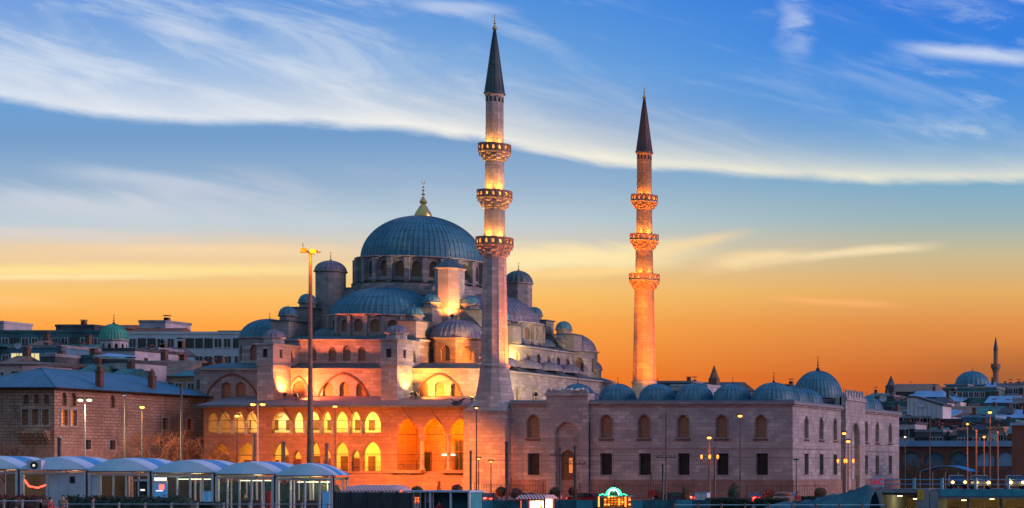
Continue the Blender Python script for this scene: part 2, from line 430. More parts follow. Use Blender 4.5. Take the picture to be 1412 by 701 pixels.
def uv_dir(ang): return (math.cos(ang), math.sin(ang)), (-math.sin(ang), math.cos(ang))
def archz(sv, zs, zt):
    return zs+(zt-zs)*max(0, 1-abs(sv)**1.7)**.62
def wall(mb, O, ang, Ln, z0, z1, th, ops=(), seg=8):
    u, n = uv_dir(ang)
    def P(a, d, z): return (O[0]+u[0]*a+n[0]*d, O[1]+u[1]*a+n[1]*d, z)
    def slab(a, b, za, zb, zc, zd):  # column between a,b; bottom za (at a) zb (at b); top zc zd
        if min(zc-za, zd-zb) < 1e-4: return
        mb.hexa([P(a,0,za), P(b,0,zb), P(b,th,zb), P(a,th,za), P(a,0,zc), P(b,0,zd), P(b,th,zd), P(a,th,zc)])
    cur = 0
    for c, w_, zb, zs, zt in sorted(ops):
        slab(cur, c-w_/2, z0, z0, z1, z1)
        if zb > z0+1e-3: slab(c-w_/2, c+w_/2, z0, z0, zb, zb)
        if zt-zs < 1e-3: slab(c-w_/2, c+w_/2, zt, zt, z1, z1)
        else:
            for k in range(seg*2):
                s0 = math.sin(PI/2*(-1+k/seg)); s1 = math.sin(PI/2*(-1+(k+1)/seg))
                slab(c+s0*w_/2, c+s1*w_/2, archz(s0, zs, zt), archz(s1, zs, zt), z1, z1)
        cur = c+w_/2
    slab(cur, Ln, z0, z0, z1, z1)
def pane(O, ang, op, d, th=.08, seg=8, grow=.05):
    u, n = uv_dir(ang); c, w_, zb, zs, zt = op; w_ += grow*2
    def P(a, dd, z): return (O[0]+u[0]*a+n[0]*dd, O[1]+u[1]*a+n[1]*dd, z)
    pts = [P(c-w_/2, d, zb-grow), P(c+w_/2, d, zb-grow)]
    if zt-zs < 1e-3: pts += [P(c+w_/2, d, zt+grow), P(c-w_/2, d, zt+grow)]
    else:
        for k in range(seg*2+1):
            s_ = math.sin(PI/2*(1-k/seg)); pts.append(P(c+s_*w_/2, d, archz(s_, zs, zt)+grow))
    m = MB(); m.extr(pts, (n[0]*th, n[1]*th, 0)); return m
def framed(O, ang, op, t=.14, proud=.06, th=.1):
    # raised stone surround of a rectangular opening
    u, n = uv_dir(ang); c, w_, zb, zs, zt = op; m = MB()
    def bx(a, b, za, zb_):
        P = lambda a_, d, z: (O[0]+u[0]*a_+n[0]*d, O[1]+u[1]*a_+n[1]*d, z)
        m.hexa([P(a,-proud,za), P(b,-proud,za), P(b,th-proud-.002,za), P(a,th-proud-.002,za), P(a,-proud,zb_), P(b,-proud,zb_), P(b,th-proud-.002,zb_), P(a,th-proud-.002,zb_)])
    bx(c-w_/2-t, c-w_/2, zb, zt); bx(c+w_/2, c+w_/2+t, zb, zt); bx(c-w_/2-t, c+w_/2+t, zt, zt+t); bx(c-w_/2-t, c+w_/2+t, zb-t, zb)
    return m
def bars(O, ang, op, d, nx, nz, r=.02):
    u, n = uv_dir(ang); c, w_, zb, zs, zt = op; m = MB()
    P = lambda a_, z: (O[0]+u[0]*a_+n[0]*d, O[1]+u[1]*a_+n[1]*d, z)
    for i in range(nx): a = c-w_/2+w_*(i+.5)/nx; m.tube(P(a, zb), P(a, zt), r, r, 4)
    for i in range(nz): z = zb+(zt-zb)*(i+.5)/nz; m.tube(P(c-w_/2, z), P(c+w_/2, z), r, r, 4)
    return m
def archrim(O, ang, c, w_, zs, zt, proud=.12, t=.22, zb=None):
    # blind arch moulding standing proud of the wall
    u, n = uv_dir(ang); m = MB()
    P = lambda a_, d, z: (O[0]+u[0]*a_+n[0]*d, O[1]+u[1]*a_+n[1]*d, z)
    K = 14
    for k in range(K):
        q = []
        for kk in (k, k+1):
            s_ = math.sin(PI/2*(-1+2*kk/K)); q.append((c+s_*w_/2, archz(s_, zs, zt), c+s_*(w_/2+t), archz(s_, zs, zt+t)+.0))
        (a, za, A, zA), (b, zb_, B, zB) = q
        m.hexa([P(a,-proud,za), P(b,-proud,zb_), P(b,-.003+0,zb_), P(a,-.003,za), P(A,-proud,zA), P(B,-proud,zB), P(B,-.003,zB), P(A,-.003,zA)])
    if zb is not None:
        for a, b in ((c-w_/2-t, c-w_/2), (c+w_/2, c+w_/2+t)):
            m.hexa([P(a,-proud,zb), P(b,-proud,zb), P(b,-.003,zb), P(a,-.003,zb), P(a,-proud,zs), P(b,-proud,zs), P(b,-.003,zs), P(a,-.003,zs)])
    return m
GAIN = 2.4
def light(kind, loc, energy, color, parent=None, size=.3, target=None, spot=60, blend=.6, name='lamp_light'):
    l = bpy.data.lights.new(name, kind); l.energy = energy*GAIN; l.color = color
    if kind in ('POINT', 'SPOT'): l.shadow_soft_size = size
    if kind == 'SPOT': l.spot_size = R(spot); l.spot_blend = blend
    o = bpy.data.objects.new(name, l); scene.collection.objects.link(o)
    pl = wloc(parent) if parent is not None else Vector((0,0,0))
    if target is not None: o.rotation_euler = (Vector(target)-Vector(loc)).to_track_quat('-Z', 'Y').to_euler()
    o.location = Vector(loc)-pl
    if parent is not None: o.parent = parent
    return o
ORANGE = (1, .17, .0); AMBER = (1, .38, .05); YEL = (1, .56, .10); WARM = (1, .72, .32)

def finial(cx, cy, z, h, parent, mat='brass'):
    m = MB(); r = h*.085
    m.lathe(cx, cy, [(r*1.6, z), (r*1.8, z+h*.06), (r*1.2, z+h*.16), (r*.35, z+h*.30), (r*.3, z+h*.34), (r*.95, z+h*.39), (r*.3, z+h*.44),
        (r*.28, z+h*.52), (r*.75, z+h*.56), (r*.28, z+h*.60), (r*.24, z+h*.68), (r*.5, z+h*.71), (r*.15, z+h*.75), (.01, z+h*.86)], 10)
    K = 9; cr = h*.07; pts = [(cx+cr*math.sin(a), cy, z+h*.92-cr*math.cos(a)) for a in [R(-140+280*k/K) for k in range(K+1)]]
    m.path(pts, max(.025, h*.012), 5)
    return m.build('finial', mat, parent, smooth=True)

def drum(parent, cx, cy, Rr, z0, z1, n, op, mat='ashlar', th=.5, a0=0, a1=2*PI, skip=(), grille='grille_tan', pier=.0, cornice=.22, off=0, winname='window'):
    """polygonal drum, one arched opening per face; returns the wall object"""
    m = MB(); wins = []
    full = abs(a1-a0-2*PI) < 1e-6
    for i in range(n):
        A = a0+off+(a1-a0)*i/n; B = a0+off+(a1-a0)*(i+1)/n
        p = (cx+Rr*math.cos(A), cy+Rr*math.sin(A)); q = (cx+Rr*math.cos(B), cy+Rr*math.sin(B))
        Ln = math.hypot(q[0]-p[0], q[1]-p[1]); ang = math.atan2(q[1]-p[1], q[0]-p[0])
        ops = []
        if op and i not in skip: ops = [(Ln/2, *op)]
        wall(m, p, ang, Ln, z0, z1, th, ops)
        if ops: wins.append((p, ang, ops[0]))
        if pier:
            c = (cx+(Rr+pier*.3)*math.cos(A), cy+(Rr+pier*.3)*math.sin(A)); ux, uy = math.cos(A), math.sin(A)
            hw = pier*.5
            m.prism([(c[0]-ux*pier*.6+uy*hw, c[1]-uy*pier*.6-ux*hw), (c[0]+ux*pier*.6+uy*hw, c[1]+uy*pier*.6-ux*hw),
                     (c[0]+ux*pier*.6-uy*hw, c[1]+uy*pier*.6+ux*hw), (c[0]-ux*pier*.6-uy*hw, c[1]-uy*pier*.6+ux*hw)], z0+.01, z1-.15)
    o = m.build('drum', mat, parent)
    if cornice:
        c = MB(); e = Rr+cornice
        prof = [(Rr-.3, z1-.14), (Rr+.05, z1-.13), (e, z1+.02), (e, z1+.14), (Rr-.3, z1+.16)]
        c.lathe(cx, cy, prof, n, a0, a1, cap=False, off=off); c.build('cornice', 'ashlar_pale' if mat != 'ashlar_warm' else mat, o)
    for p, ang, op_ in wins:
        # only faces that any nearby viewer can see
        nx, ny = math.sin(ang), -math.cos(ang)
        if nx*(0-p[0])+ny*(0-p[1]) < -60: continue
        pane(p, ang, op_, th*.55).build(winname, grille, o)
    return o

def turret(parent, cx, cy, z0, z1, zt, r, n=8, mat='ashlar', leadm='lead', fin=.8, name='turret', ribs=16, op=None, cone=False, a0=R(22.5)):
    m = MB(); m.lathe(cx, cy, [(r, z0), (r, z1-.12), (r+.1, z1-.1), (r+.22, z1), (r+.22, z1+.1), (.01, z1+.12)], n, off=a0)
    t_ = m.build(name, mat, parent)
    d = MB()
    if cone: d.lathe(cx, cy, [(r+.16, z1+.11), (r*.75, z1+(zt-z1)*.45), (r*.35, z1+(zt-z1)*.8), (.03, zt)], n, off=a0, cap=False)
    else: d.dome(cx, cy, z1+.11, r+.08, zt-z1-.11, ribs, rib=.035, rows=7)
    d.build('dome', leadm, t_, origin=(cx, cy, z1), smooth=not cone)
    if fin: finial(cx, cy, zt-.08, fin, t_)
    return t_

# ------------------------------------------------------------------ ground and terrain
def hill(x, y):
    def ss(a, b, v): t = max(0, min(1, (v-a)/(b-a))); return t*t*(3-2*t)
    r = x/max(y, 1)
    base = ss(285, 640, y)*30
    return base*(1+.12*math.sin(x*.011+1)) - ss(640, 1200, y)*12
m = MB(); m.add([(-9000,-2000,0),(9000,-2000,0),(9000,9000,0),(-9000,9000,0)], [(0,1,2,3)])
m.build('ground', 'paving', kind='structure')
m = MB(); gx = [-1500+30*i for i in range(61)]; gy = [284+22*j for j in range(42)]
m.add([(x, y, hill(x, y)+.02) for y in gy for x in gx], [(j*61+i, j*61+i+1, (j+1)*61+i+1, (j+1)*61+i) for j in range(41) for i in range(60)])
m.build('hillside', 'terrain_earth', kind='structure', smooth=True)
m = MB(); m.box(-230, 60, 203, 217, 0, .008); rd = m.build('road', 'asphalt', kind='structure')
m = MB()
for i in range(70): m.box(-226+i*4, -224+i*4, 209.9, 210.1, .008, .012)
m.build('road_marking', 'line_paint', kind='structure')
m = MB(); m.box(-230, 60, 217, 217.3, 0, .13); m.box(-230, 60, 202.7, 203, 0, .13); m.build('kerb', 'concrete', kind='structure')

# ------------------------------------------------------------------ MOSQUE prayer hall
CX, CY = -138.2, 255.5
mosque = root('mosque', 'great domed stone mosque hall with lead domes and lit arcaded gallery', 'mosque', (CX, CY, 0))
x0h, x1h, y0h, y1h = -156.3, -120.2, 237.0, 273.0
# lower block
m = MB()
ops = []
for px in (312, 332, 412, 452, 475, 498, 584, 606, 628):
    wd = 1.5 if px == 412 else 1.25
    ops.append((X(px, 237)-x0h, wd, 12.9, 14.4, 15.05 if px != 412 else 15.2))
wall(m, (x0h, y0h), 0, x1h-x0h, 0, 16.5, .8, ops)
ops_s = [(3+i*4.3, 1.25, 12.6, 14.1, 14.8) for i in range(8)]
wall(m, (x1h, y0h+.8), PI/2, y1h-y0h-1.6, 0, 16.5, .8, ops_s)
m.box(x0h, x0h+.8, y0h+.8, y1h-.8, 0, 16.5); m.box(x0h, x1h, y1h-.8, y1h, 0, 16.5)
lower = m.build('wall', 'ashlar', mosque)
for op in ops: pane((x0h, y0h), 0, op, .35).build('window', 'grille_tan', lower)
for op in ops_s: pane((x1h, y0h+.8), PI/2, op, .35).build('window', 'grille_grey', lower)
for c, w_, top in ((320, 6.3, 15.9), (473, 6.1, 15.95), (606, 5.6, 15.9)):
    archrim((x0h, y0h), 0, X(c, 237)-x0h, w_, 12.8, top).build('blind_arch', 'brick_wall', lower)
archrim((x0h, y0h), 0, X(412, 237)-x0h, 2.5, 13.4, 15.6, .10, .16).build('blind_arch', 'brick_wall', lower)
m = MB()
for a, b, c, d_ in ((x0h-.3, x1h+.3, y0h-.3, y1h+.3),):
    m.box(a, b, c, d_, 16.5, 16.72)
m.build('cornice', 'ashlar_pale', mosque)
m = MB(); a, b, c, d_ = x0h-.32, x1h+.32, y0h-.32, y1h+.32; e = 2.0
m.hexa([(a,c,16.73),(b,c,16.73),(b,d_,16.73),(a,d_,16.73),(a+e,c+e,17.5),(b-e,c+e,17.5),(b-e,d_-e,17.5),(a+e,d_-e,17.5)])
m.build('roof_ledge', 'lead_dark', mosque)
# second block: a cross whose arms leave the corners free for the corner domes
x0, x1, y0, y1 = -147.7, -129.6, y0h+1.6, y1h-1.6
sx0, sx1, sy0, sy1 = -153.6, x1h-2.0, 246.6, 264.6
m = MB(); ops = [(X(px, y0)-x0, .95, 17.75, 19.0, 19.6 if px != 478 else 19.85) for px in (431, 458, 478, 499)]
wall(m, (x0, y0), 0, x1-x0, 17.3, 20.3, .7, ops)
m.box(x0, x0+.7, y0+.7, y1-.7, 17.3, 20.3); m.box(x1-.7, x1, y0+.7, y1-.7, 17.3, 20.3); m.box(x0, x1, y1-.7, y1, 17.3, 20.3)
up = m.build('wall', 'ashlar', mosque)
for op in ops: pane((x0, y0), 0, op, .3).build('window', 'grille_grey', up)
ops_s = [(1.7+i*2.85, 1.05, 17.75, 19.1, 19.7) for i in range(6)]
m = MB(); wall(m, (sx1, sy0+.7), PI/2, sy1-sy0-.7, 17.3, 20.3, .7, ops_s); m.box(x1, sx1, sy0, sy0+.699, 17.3, 20.3); m.box(sx0, x0, sy0, sy0+.7, 17.3, 20.3); m.box(x0, x1, sy0+.01, sy0+.69, 17.31, 20.2); m.box(sx0, sx0+.7, sy0+.7, sy1, 17.3, 20.3)
up2 = m.build('wall', 'ashlar', mosque)
for op in ops_s: pane((sx1, sy0+.7), PI/2, op, .3).build('window', 'grille_grey', up2)
def ledge(a, b, c, d_, z, e=1.2):
    m = MB(); m.box(a-.25, b+.25, c-.25, d_+.25, z, z+.2); cc = m.build('cornice', 'ashlar_pale', mosque)
    m = MB(); a -= .24; b += .24; c -= .24; d_ += .24
    m.hexa([(a,c,z+.21),(b,c,z+.21),(b,d_,z+.21),(a,d_,z+.21),(a+e,c+e,z+.65),(b-e,c+e,z+.65),(b-e,d_-e,z+.65),(a+e,d_-e,z+.65)])
    m.build('roof_ledge', 'lead_dark', cc)
ledge(x0, x1, y0, y1, 20.3); ledge(sx0, sx1, sy0, sy1, 20.28)
for tx, ty, z0_, z1_, z2_ in ((sx1-.9, sy0+.9, 20.6, 21.9, 23.2), (sx1-.9, sy1-.9, 20.6, 21.9, 23.2), (-121.5, 240.2, 16.9, 18.3, 19.5), (-121.5, 269.8, 16.9, 18.3, 19.5)):
    turret(mosque, tx, ty, z0_, z1_, z2_, .95, 8, 'ashlar', 'lead_violet', .4, 'domelet', 14)
# central cube carrying the main dome
m = MB(); m.box(CX-8.4, CX+8.4, CY-8.4, CY+8.4, 20.6, 27.4); core = m.build('central_block', 'ashlar', mosque)
m = MB()
for k in range(5):
    r = 9.5-k*.42; m.lathe(CX, CY, [(r, 26.9+k*.42), (r, 27.32+k*.42), (r-.43, 27.33+k*.42)], 28, cap=False)
m.build('stepped_ring', 'ashlar', mosque); 
m = MB(); m.lathe(CX, CY, [(9.72, 26.75), (9.85, 26.8), (9.85, 26.9), (9.3, 26.95), (9.3, 26.5)], 28, cap=False); m.lathe(CX, CY, [(8.35, 28.85), (8.35, 28.98), (7.9, 29.0)], 28, cap=False)
m.build('ring_flashing', 'lead_dark', mosque)
# main drum + dome
dr = drum(mosque, CX, CY, 7.75, 28.7, 32.05, 24, (1.05, 29.5, 30.9, 31.55), th=.6, pier=.62, cornice=.38)
m = MB(); m.dome(CX, CY, 32.15, 7.35, 6.2, 72, rib=.07, rows=22, rw=.11)
dm = m.build('dome', 'lead', mosque, origin=(CX, CY, 32.15), smooth=True)
m = MB(); m.lathe(CX, CY, [(1.05, 38.05), (1.1, 38.35), (.95, 38.8), (.6, 39.4), (.3, 39.95), (.12, 40.3)], 24, cap=False); kb = m.build('finial_base', 'brass', dm, smooth=True)
finial(CX, CY, 40.1, 3.1, dm)
for sx_ in (-1, 1):      # stepped abutments between drum and weight towers
    for sy_ in (-1, 1):
        m = MB()
        for k in range(5):
            a, b = 8.2-.75*k, 7.5-.75*k
            m.box(min(CX+sx_*(4.6), CX+sx_*(5.3)), max(CX+sx_*4.6, CX+sx_*5.3), min(CY+sy_*a, CY+sy_*b), max(CY+sy_*a, CY+sy_*b), 27.0, 27.7+.5*k)
            m.box(min(CX+sx_*a, CX+sx_*b), max(CX+sx_*a, CX+sx_*b), min(CY+sy_*4.6, CY+sy_*5.3), max(CY+sy_*4.6, CY+sy_*5.3), 27.0, 27.7+.5*k)
        m.build('stepped_abutment', 'ashlar', core)
# half domes to the four sides
for nm, ax, ay, a in (('front', 0, -1, PI), ('right', 1, 0, -PI/2), ('left', -1, 0, PI/2), ('rear', 0, 1, 0)):
    hx, hy = CX+ax*8.41, CY+ay*8.41
    hd = drum(mosque, hx, hy, 6.95, 20.9, 23.75, 11, (1.02, 21.6, 22.7, 23.2), th=.5, a0=a, a1=a+PI, pier=.42, cornice=.3)
    m = MB(); m.dome(hx, hy, 23.85, 6.6, 4.0, 30, a, a+PI, rib=.06, rows=14, rw=.11)
    m.build('half_dome', 'lead' if nm != 'right' else 'lead_violet', mosque, origin=(hx, hy, 23.85), smooth=True)
    # flanking exedra domes
    for s_ in (-1, 1):
        ex, ey = hx+ax*4.6+ay*s_*4.4, hy+ay*4.6+ax*s_*4.4
        m = MB(); m.dome(ex, ey, 20.9, 2.6, 1.4, 18, rib=.04, rows=7); m.build('exedra_dome', 'lead_dark', mosque, origin=(ex, ey, 20.9), smooth=True)
# four weight towers at the corners of the dome
for tx, ty, zt, zc, r, mt, lm, n, cone, rs in ((X(456,247.2), 247.2, 31.4, 29.9, 1.75, 'ashlar', 'lead_violet', 16, False, 20),
        (X(620,246.6), 246.6, 31.7, 30.2, 1.75, 'ashlar_pale', 'lead_dark', 8, True, 0),
        (X(715,264.3), 264.3, 31.9, 30.1, 1.72, 'ashlar', 'lead_dark', 8, False, 16),
        (CX-8.1, CY+8.1, 31.9, 30.1, 1.7, 'ashlar', 'lead', 8, False, 16)):
    turret(mosque, tx, ty, 20.6, zc, zt, r, n, mt, lm, 1.25, 'weight_tower', rs or 16, cone=cone)
# stepped buttresses with little domes running down from the towers
def stepb(bx, by, axis, sgn, steps, w_=2.0):
    for k, (a, b, zt, ld) in enumerate(steps):
        m = MB()
        if axis == 'y': m.box(bx-w_/2-k*.003, bx+w_/2+k*.003, by+sgn*b if sgn < 0 else by+a, by+sgn*a if sgn < 0 else by+b, 20.6, zt)
        else: m.box(bx+a, bx+b, by-w_/2-k*.003, by+w_/2+k*.003, 20.6, zt)
        bo = m.build('buttress', 'ashlar', mosque)
        c = MB(); q = .16
        if axis == 'y':
            yy0, yy1 = (by+sgn*b, by+sgn*a) if sgn < 0 else (by+a, by+b)
            c.box(bx-w_/2-q, bx+w_/2+q, yy0-q, yy1-.02, zt+.001, zt+.16); c.build('coping', 'lead_dark', bo)
            cx_, cy_ = bx, (yy0+yy1)/2+.2*sgn
        else:
            c.box(bx+a+.02, bx+b+q, by-w_/2-q, by+w_/2+q, zt+.001, zt+.16); c.build('coping', 'lead_dark', bo)
            cx_, cy_ = bx+(a+b)/2, by
        if ld: turret(bo, cx_, cy_, zt+.1, zt+ld*.45, zt+ld*1.15, .95, 8, 'ashlar', 'lead', .35, 'domelet', 14)
for bx in (-147.3, -131.2):
    stepb(bx, 247.0, 'y', -1, [(0, 4.4, 24.8, 1.75), (4.4, 8.3, 22.8, 1.75)], 2.3)
for by in (247.0, 264.3):
    stepb(-129.6, by, 'x', 1, [(0, 4.4, 24.8, 1.75), (4.4, 8.3, 22.8, 1.75)], 2.3)
# corner domes
for ccx, ccy, nm in ((X(632, 243.8), 243.8, 0), (X(372, 243.0), 243.0, 1), (-124.2, 268.5, 2), (-152, 268.5, 3)):
    dd = drum(mosque, ccx, ccy, 3.45, 17.0, 20.75, 8, (1.1, 17.9, 19.2, 19.9), mat='ashlar_warm' if nm == 0 else 'ashlar', th=.45, off=R(22.5), cornice=.3)
    m = MB(); m.dome(ccx, ccy, 20.85, 3.3, 2.55, 32, rib=.05, rows=11)
    o = m.build('corner_dome', 'lead_violet' if nm in (0, 2) else 'lead', mosque, origin=(ccx, ccy, 20.85), smooth=True)
    finial(ccx, ccy, 23.35, 1.6 if nm == 0 else .9, o)
# side wing domes on the right flank above the gallery
for yy_ in (244.5, 250.5, 256.5, 262.0):
    m = MB(); m.dome(-121.9, yy_, 17.4, 2.0, 1.25, 20, rib=.04, rows=7); m.build('wing_dome', 'lead_violet', mosque, origin=(-121.9, yy_, 17.4), smooth=True)
# buttress towers on the front
for bx0, bx1, ztop, dcx in ((-146.8, -144.85, 19.45, X(368, 235.6)), (-131.5, -129.5, 20.0, X(543, 235.6))):
    m = MB(); m.box(bx0, bx1, 233.4, 236.98, 10.5, 16.85); bt = m.build('buttress_tower', 'ashlar_pale', mosque)
    m = MB(); m.box(bx0-.12, bx1+.12, 233.28, 236.97, 16.86, 17.02); m.build('string_course', 'ashlar_pale', bt)
    m = MB(); O = (bx0-.05, 233.35); Ln = bx1-bx0+.1
    w1 = (Ln/2, .62, 17.9, 18.95, 18.95); w2 = (1.3, .62, 17.9, 18.95, 18.95); w3 = (3.6, .6, 17.5, 18.6, 19.1)
    wall(m, O, 0, Ln, 17.02, ztop, .35, [w1]); O2 = (bx1+.05, 233.7)
    wall(m, O2, PI/2, 4.9, 17.02, ztop, .35, [w2, w3]); m.box(bx0-.05, bx0+.3, 233.7, 238.55, 17.02, ztop)
    ut = m.build('upper_chamber', 'ashlar_pale', bt)
    pane(O, 0, w1, .25).build('window', 'deep_window', ut); pane(O2, PI/2, w2, .25).build('window', 'deep_window', ut); pane(O2, PI/2, w3, .25).build('window', 'deep_window', ut)
    m = MB(); m.box(bx0-.25, bx1+.25, 233.15, 238.7, ztop+.002, ztop+.2); m.build('cornice', 'ashlar_pale', bt)
    turret(bt, (bx0+bx1)/2, 235.2, ztop+.2, ztop+.95, ztop+2.0, 1.12, 8, 'ashlar_pale', 'lead_violet', .5, 'domelet', 16)

# ---- two storey gallery along the front
gx0, gx1, GY = -151.2, -118.3, 230.0
def gop(px0, px1, zb, zs, zt): return ((X((px0+px1)/2, GY)-gx0), (px1-px0)*GY/F, zb, zs, zt)
upper = [gop(a, b, 8.45, 9.9 if b-a < 20 else 9.6, 11.1) for a, b in ((287.4,300),(303.6,318),(321.3,337),(340,354.6),(375,399.6),(403.4,418),(422,441),(443.5,457),(461,480),(482.5,497),(500,525))]
lower_ = [gop(291,317,3.8,5.6,7.1), gop(328,353,3.8,5.7,7.3), gop(376,398,3.8,5.7,7.3), gop(404,415,3.8,5.4,6.3), gop(427,441.5,3.8,5.8,7.35), gop(446.5,456,3.8,5.5,6.4), gop(461,480.5,3.8,5.9,7.35), gop(485,496,3.8,5.5,6.4), gop(500,525,3.8,5.9,7.4)]
px_ = lambda p: X(p, GY)
Lg = px_(541)-gx0
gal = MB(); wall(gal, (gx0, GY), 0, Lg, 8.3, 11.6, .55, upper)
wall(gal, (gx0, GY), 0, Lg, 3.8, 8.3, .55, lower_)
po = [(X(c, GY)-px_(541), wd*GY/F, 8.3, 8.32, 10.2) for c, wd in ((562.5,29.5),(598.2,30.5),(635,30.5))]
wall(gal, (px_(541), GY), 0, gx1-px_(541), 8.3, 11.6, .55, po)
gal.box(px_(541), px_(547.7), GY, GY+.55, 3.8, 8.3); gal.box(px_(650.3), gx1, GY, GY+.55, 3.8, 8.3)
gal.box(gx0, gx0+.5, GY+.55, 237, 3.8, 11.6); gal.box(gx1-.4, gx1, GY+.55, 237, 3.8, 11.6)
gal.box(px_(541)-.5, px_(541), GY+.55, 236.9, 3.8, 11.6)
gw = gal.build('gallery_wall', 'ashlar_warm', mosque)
m = MB(); m.box(gx0, gx1+.01, GY-.4, 237, 0, 3.55); m.box(gx0-.1, px_(541), GY-.5, 237, 3.56, 3.79)
m.box(px_(541), px_(586), GY-.9, GY+.2, 3.56, 3.95); m.box(px_(613), gx1, GY-.9, GY+.2, 3.56, 3.95)
m.box(px_(541), gx1, GY-1.2, GY-.41, 0, 3.2); m.box(px_(541), gx1, GY+.21, 237, 3.5, 3.78)
for i in range(5): m.box(px_(586), px_(613), GY-1.2+.0-.3*i-.01, GY-.9-.3*i, 0, 3.2-.6*i)
m.build('podium', 'podium_stone', gw)
m = MB(); m.box(gx0, px_(541), GY-.09, GY-.002, 8.05, 8.25); m.box(gx0, gx1, GY-.12, GY-.002, 11.42, 11.6); m.build('string_course', 'ashlar_warm', gw)
m = MB(); m.box(gx0+.5, px_(541)-.5, GY+.56, 236.95, 8.0, 8.28); m.box(gx0+.5, gx1-.4, GY+.56, 236.95, 11.25, 11.5); m.build('floor', 'plaster_cream', gw)
m = MB(); m.box(gx0+.5, px_(541)-.5, 235.4, 235.7, 3.8, 8.0); m.box(gx0+.5, px_(541)-.5, 235.4, 235.7, 8.29, 11.24); m.build('back_wall', 'plaster_cream', gw)
m = MB(); m.box(px_(541), gx1-.4, 235.4, 235.7, 3.8, 11.24); m.build('back_wall', 'ashlar_warm', gw)
for k in range(13):   # shuttered windows and doors on the inner walls
    x = gx0+2.0+k*1.72
    if x > px_(538): break
    if k % 3 != 1: MB().box(x-.38, x+.38, 235.32, 235.39, 8.9, 10.2).build('shutter', 'wood_door', gw)
    MB().box(x-.45, x+.45, 235.32, 235.39, 3.85, 5.7 if k % 2 else 5.2).build('door', 'wood_door', gw)
    if k % 2 == 0:
        m = MB(); m.tube((x+.8, 232.6, 11.25), (x+.8, 232.6, 10.8), .015, n=4); m.lathe(x+.8, 232.6, [(.02, 10.85), (.14, 10.7), (.12, 10.55)], 8); m.build('hanging_lamp', 'dark_iron', gw)
# railings and dark tie bars across the arches
for i, op in enumerate(upper):
    m = MB(); a, b = gx0+op[0]-op[1]/2, gx0+op[0]+op[1]/2
    m.tube((a, GY+.2, 9.0), (b, GY+.2, 9.0), .035, n=5); m.tube((a, GY+.2, 8.5), (b, GY+.2, 8.5), .03, n=5)
    for k in range(int(op[1]/.16)): m.tube((a+.16*(k+.5), GY+.2, 8.45), (a+.16*(k+.5), GY+.2, 9.0), .012, n=4)
    m.tube((a, GY+.25, 10.0), (b, GY+.25, 10.0), .03, n=5)
    m.build('railing', 'dark_iron', gw)
for op in lower_:
    m = MB(); a, b = gx0+op[0]-op[1]/2, gx0+op[0]+op[1]/2
    m.tube((a, GY+.25, op[3]+.02), (b, GY+.25, op[3]+.02), .035, n=5); m.tube((a, GY+.25, 4.3), (b, GY+.25, 4.3), .03, n=5)
    for k in range(int(op[1]/.3)): m.tube((a+.3*(k+.5), GY+.25, 3.8), (a+.3*(k+.5), GY+.25, 4.3), .014, n=4)
    m.build('railing', 'dark_iron', gw)
    if op[1] < 1.1: MB().box(a, b, GY+.35, GY+.5, 3.8, op[3]-.1).build('door', 'wood_door', gw)
for px in (401.5, 420, 442.2, 459, 481.2, 498.6, 302, 319.8, 338.6):
    m = MB(); x = px_(px); m.lathe(x, GY+.02, [(.2, 8.3), (.2, 8.5), (.13, 8.6), (.12, 9.5), (.22, 9.75), (.22, 9.9)], 10); m.build('column', 'ashlar_pale', gw, smooth=True)
for px in (580.4, 617.2):
    x = px_(px); m = MB(); m.lathe(x, GY+.27, [(.34, 3.9), (.34, 4.15), (.25, 4.25), (.22, 7.4), (.26, 7.45), (.24, 7.5)], 14); cb = m.build('column', 'ashlar_pale', gw, smooth=True)
    m = MB(); m.lathe(x, GY+.27, [(.25, 7.5), (.36, 7.75), (.33, 7.76), (.46, 8.1), (.46, 8.3)], 8, off=R(22.5)); m.build('capital', 'ashlar', cb)
m = MB()
for a, b in ((547.7, 577.7), (583, 613.5), (619.8, 650.3)): m.tube((px_(a)-.1, GY+.27, 8.28), (px_(b)+.1, GY+.27, 8.28), .04, n=5)
m.build('tie_rod', 'dark_iron', gw)
for a, b in ((548, 577.5),):
    m = MB(); m.tube((px_(a), GY, 4.6), (px_(b), GY, 4.6), .04, n=5)
    for k in range(16): x = px_(a)+(px_(b)-px_(a))*(k+.5)/16; m.tube((x, GY, 3.95), (x, GY, 4.6), .015, n=4)
    m.build('railing', 'dark_iron', gw)
# porch doors
def dor(p0, p1, z0_, z1_, mat, fr='wood_door', Yd=235.4, panes=0):
    a, b = X(p0, Yd), X(p1, Yd)
    d_ = MB().box(a, b, Yd-.10, Yd-.02, z0_, z1_).build('door', mat, gw)
    f = MB(); f.box(a-.14, a, Yd-.16, Yd-.01, z0_, z1_+.14); f.box(b, b+.14, Yd-.16, Yd-.01, z0_, z1_+.14); f.box(a, b, Yd-.16, Yd-.01, z1_, z1_+.14)
    for k in range(panes): x = a+(b-a)*(k+1)/(panes+1); f.box(x-.04, x+.04, Yd-.14, Yd-.101, z0_, z1_)
    if panes: f.box(a, b, Yd-.145, Yd-.1, z0_+(z1_-z0_)*.62, z0_+(z1_-z0_)*.66)
    f.build('frame', fr, d_); return d_
# pixel columns of the interior are shifted because the wall stands 5 m behind the arches
dor(584, 594, 3.8, 6.1, 'deep_window'); dor(617, 628, 3.8, 5.6, 'wood_door'); dor(629, 648, 3.8, 7.6, 'dark_glass', panes=3)
dor(560, 567, 3.8, 5.2, 'deep_window')
m = MB(); m.box(X(610,235), X(626,235), 234.9, 235.28, 5.75, 5.95); sg = m.build('lamp_strip', 'lamp_white', gw)
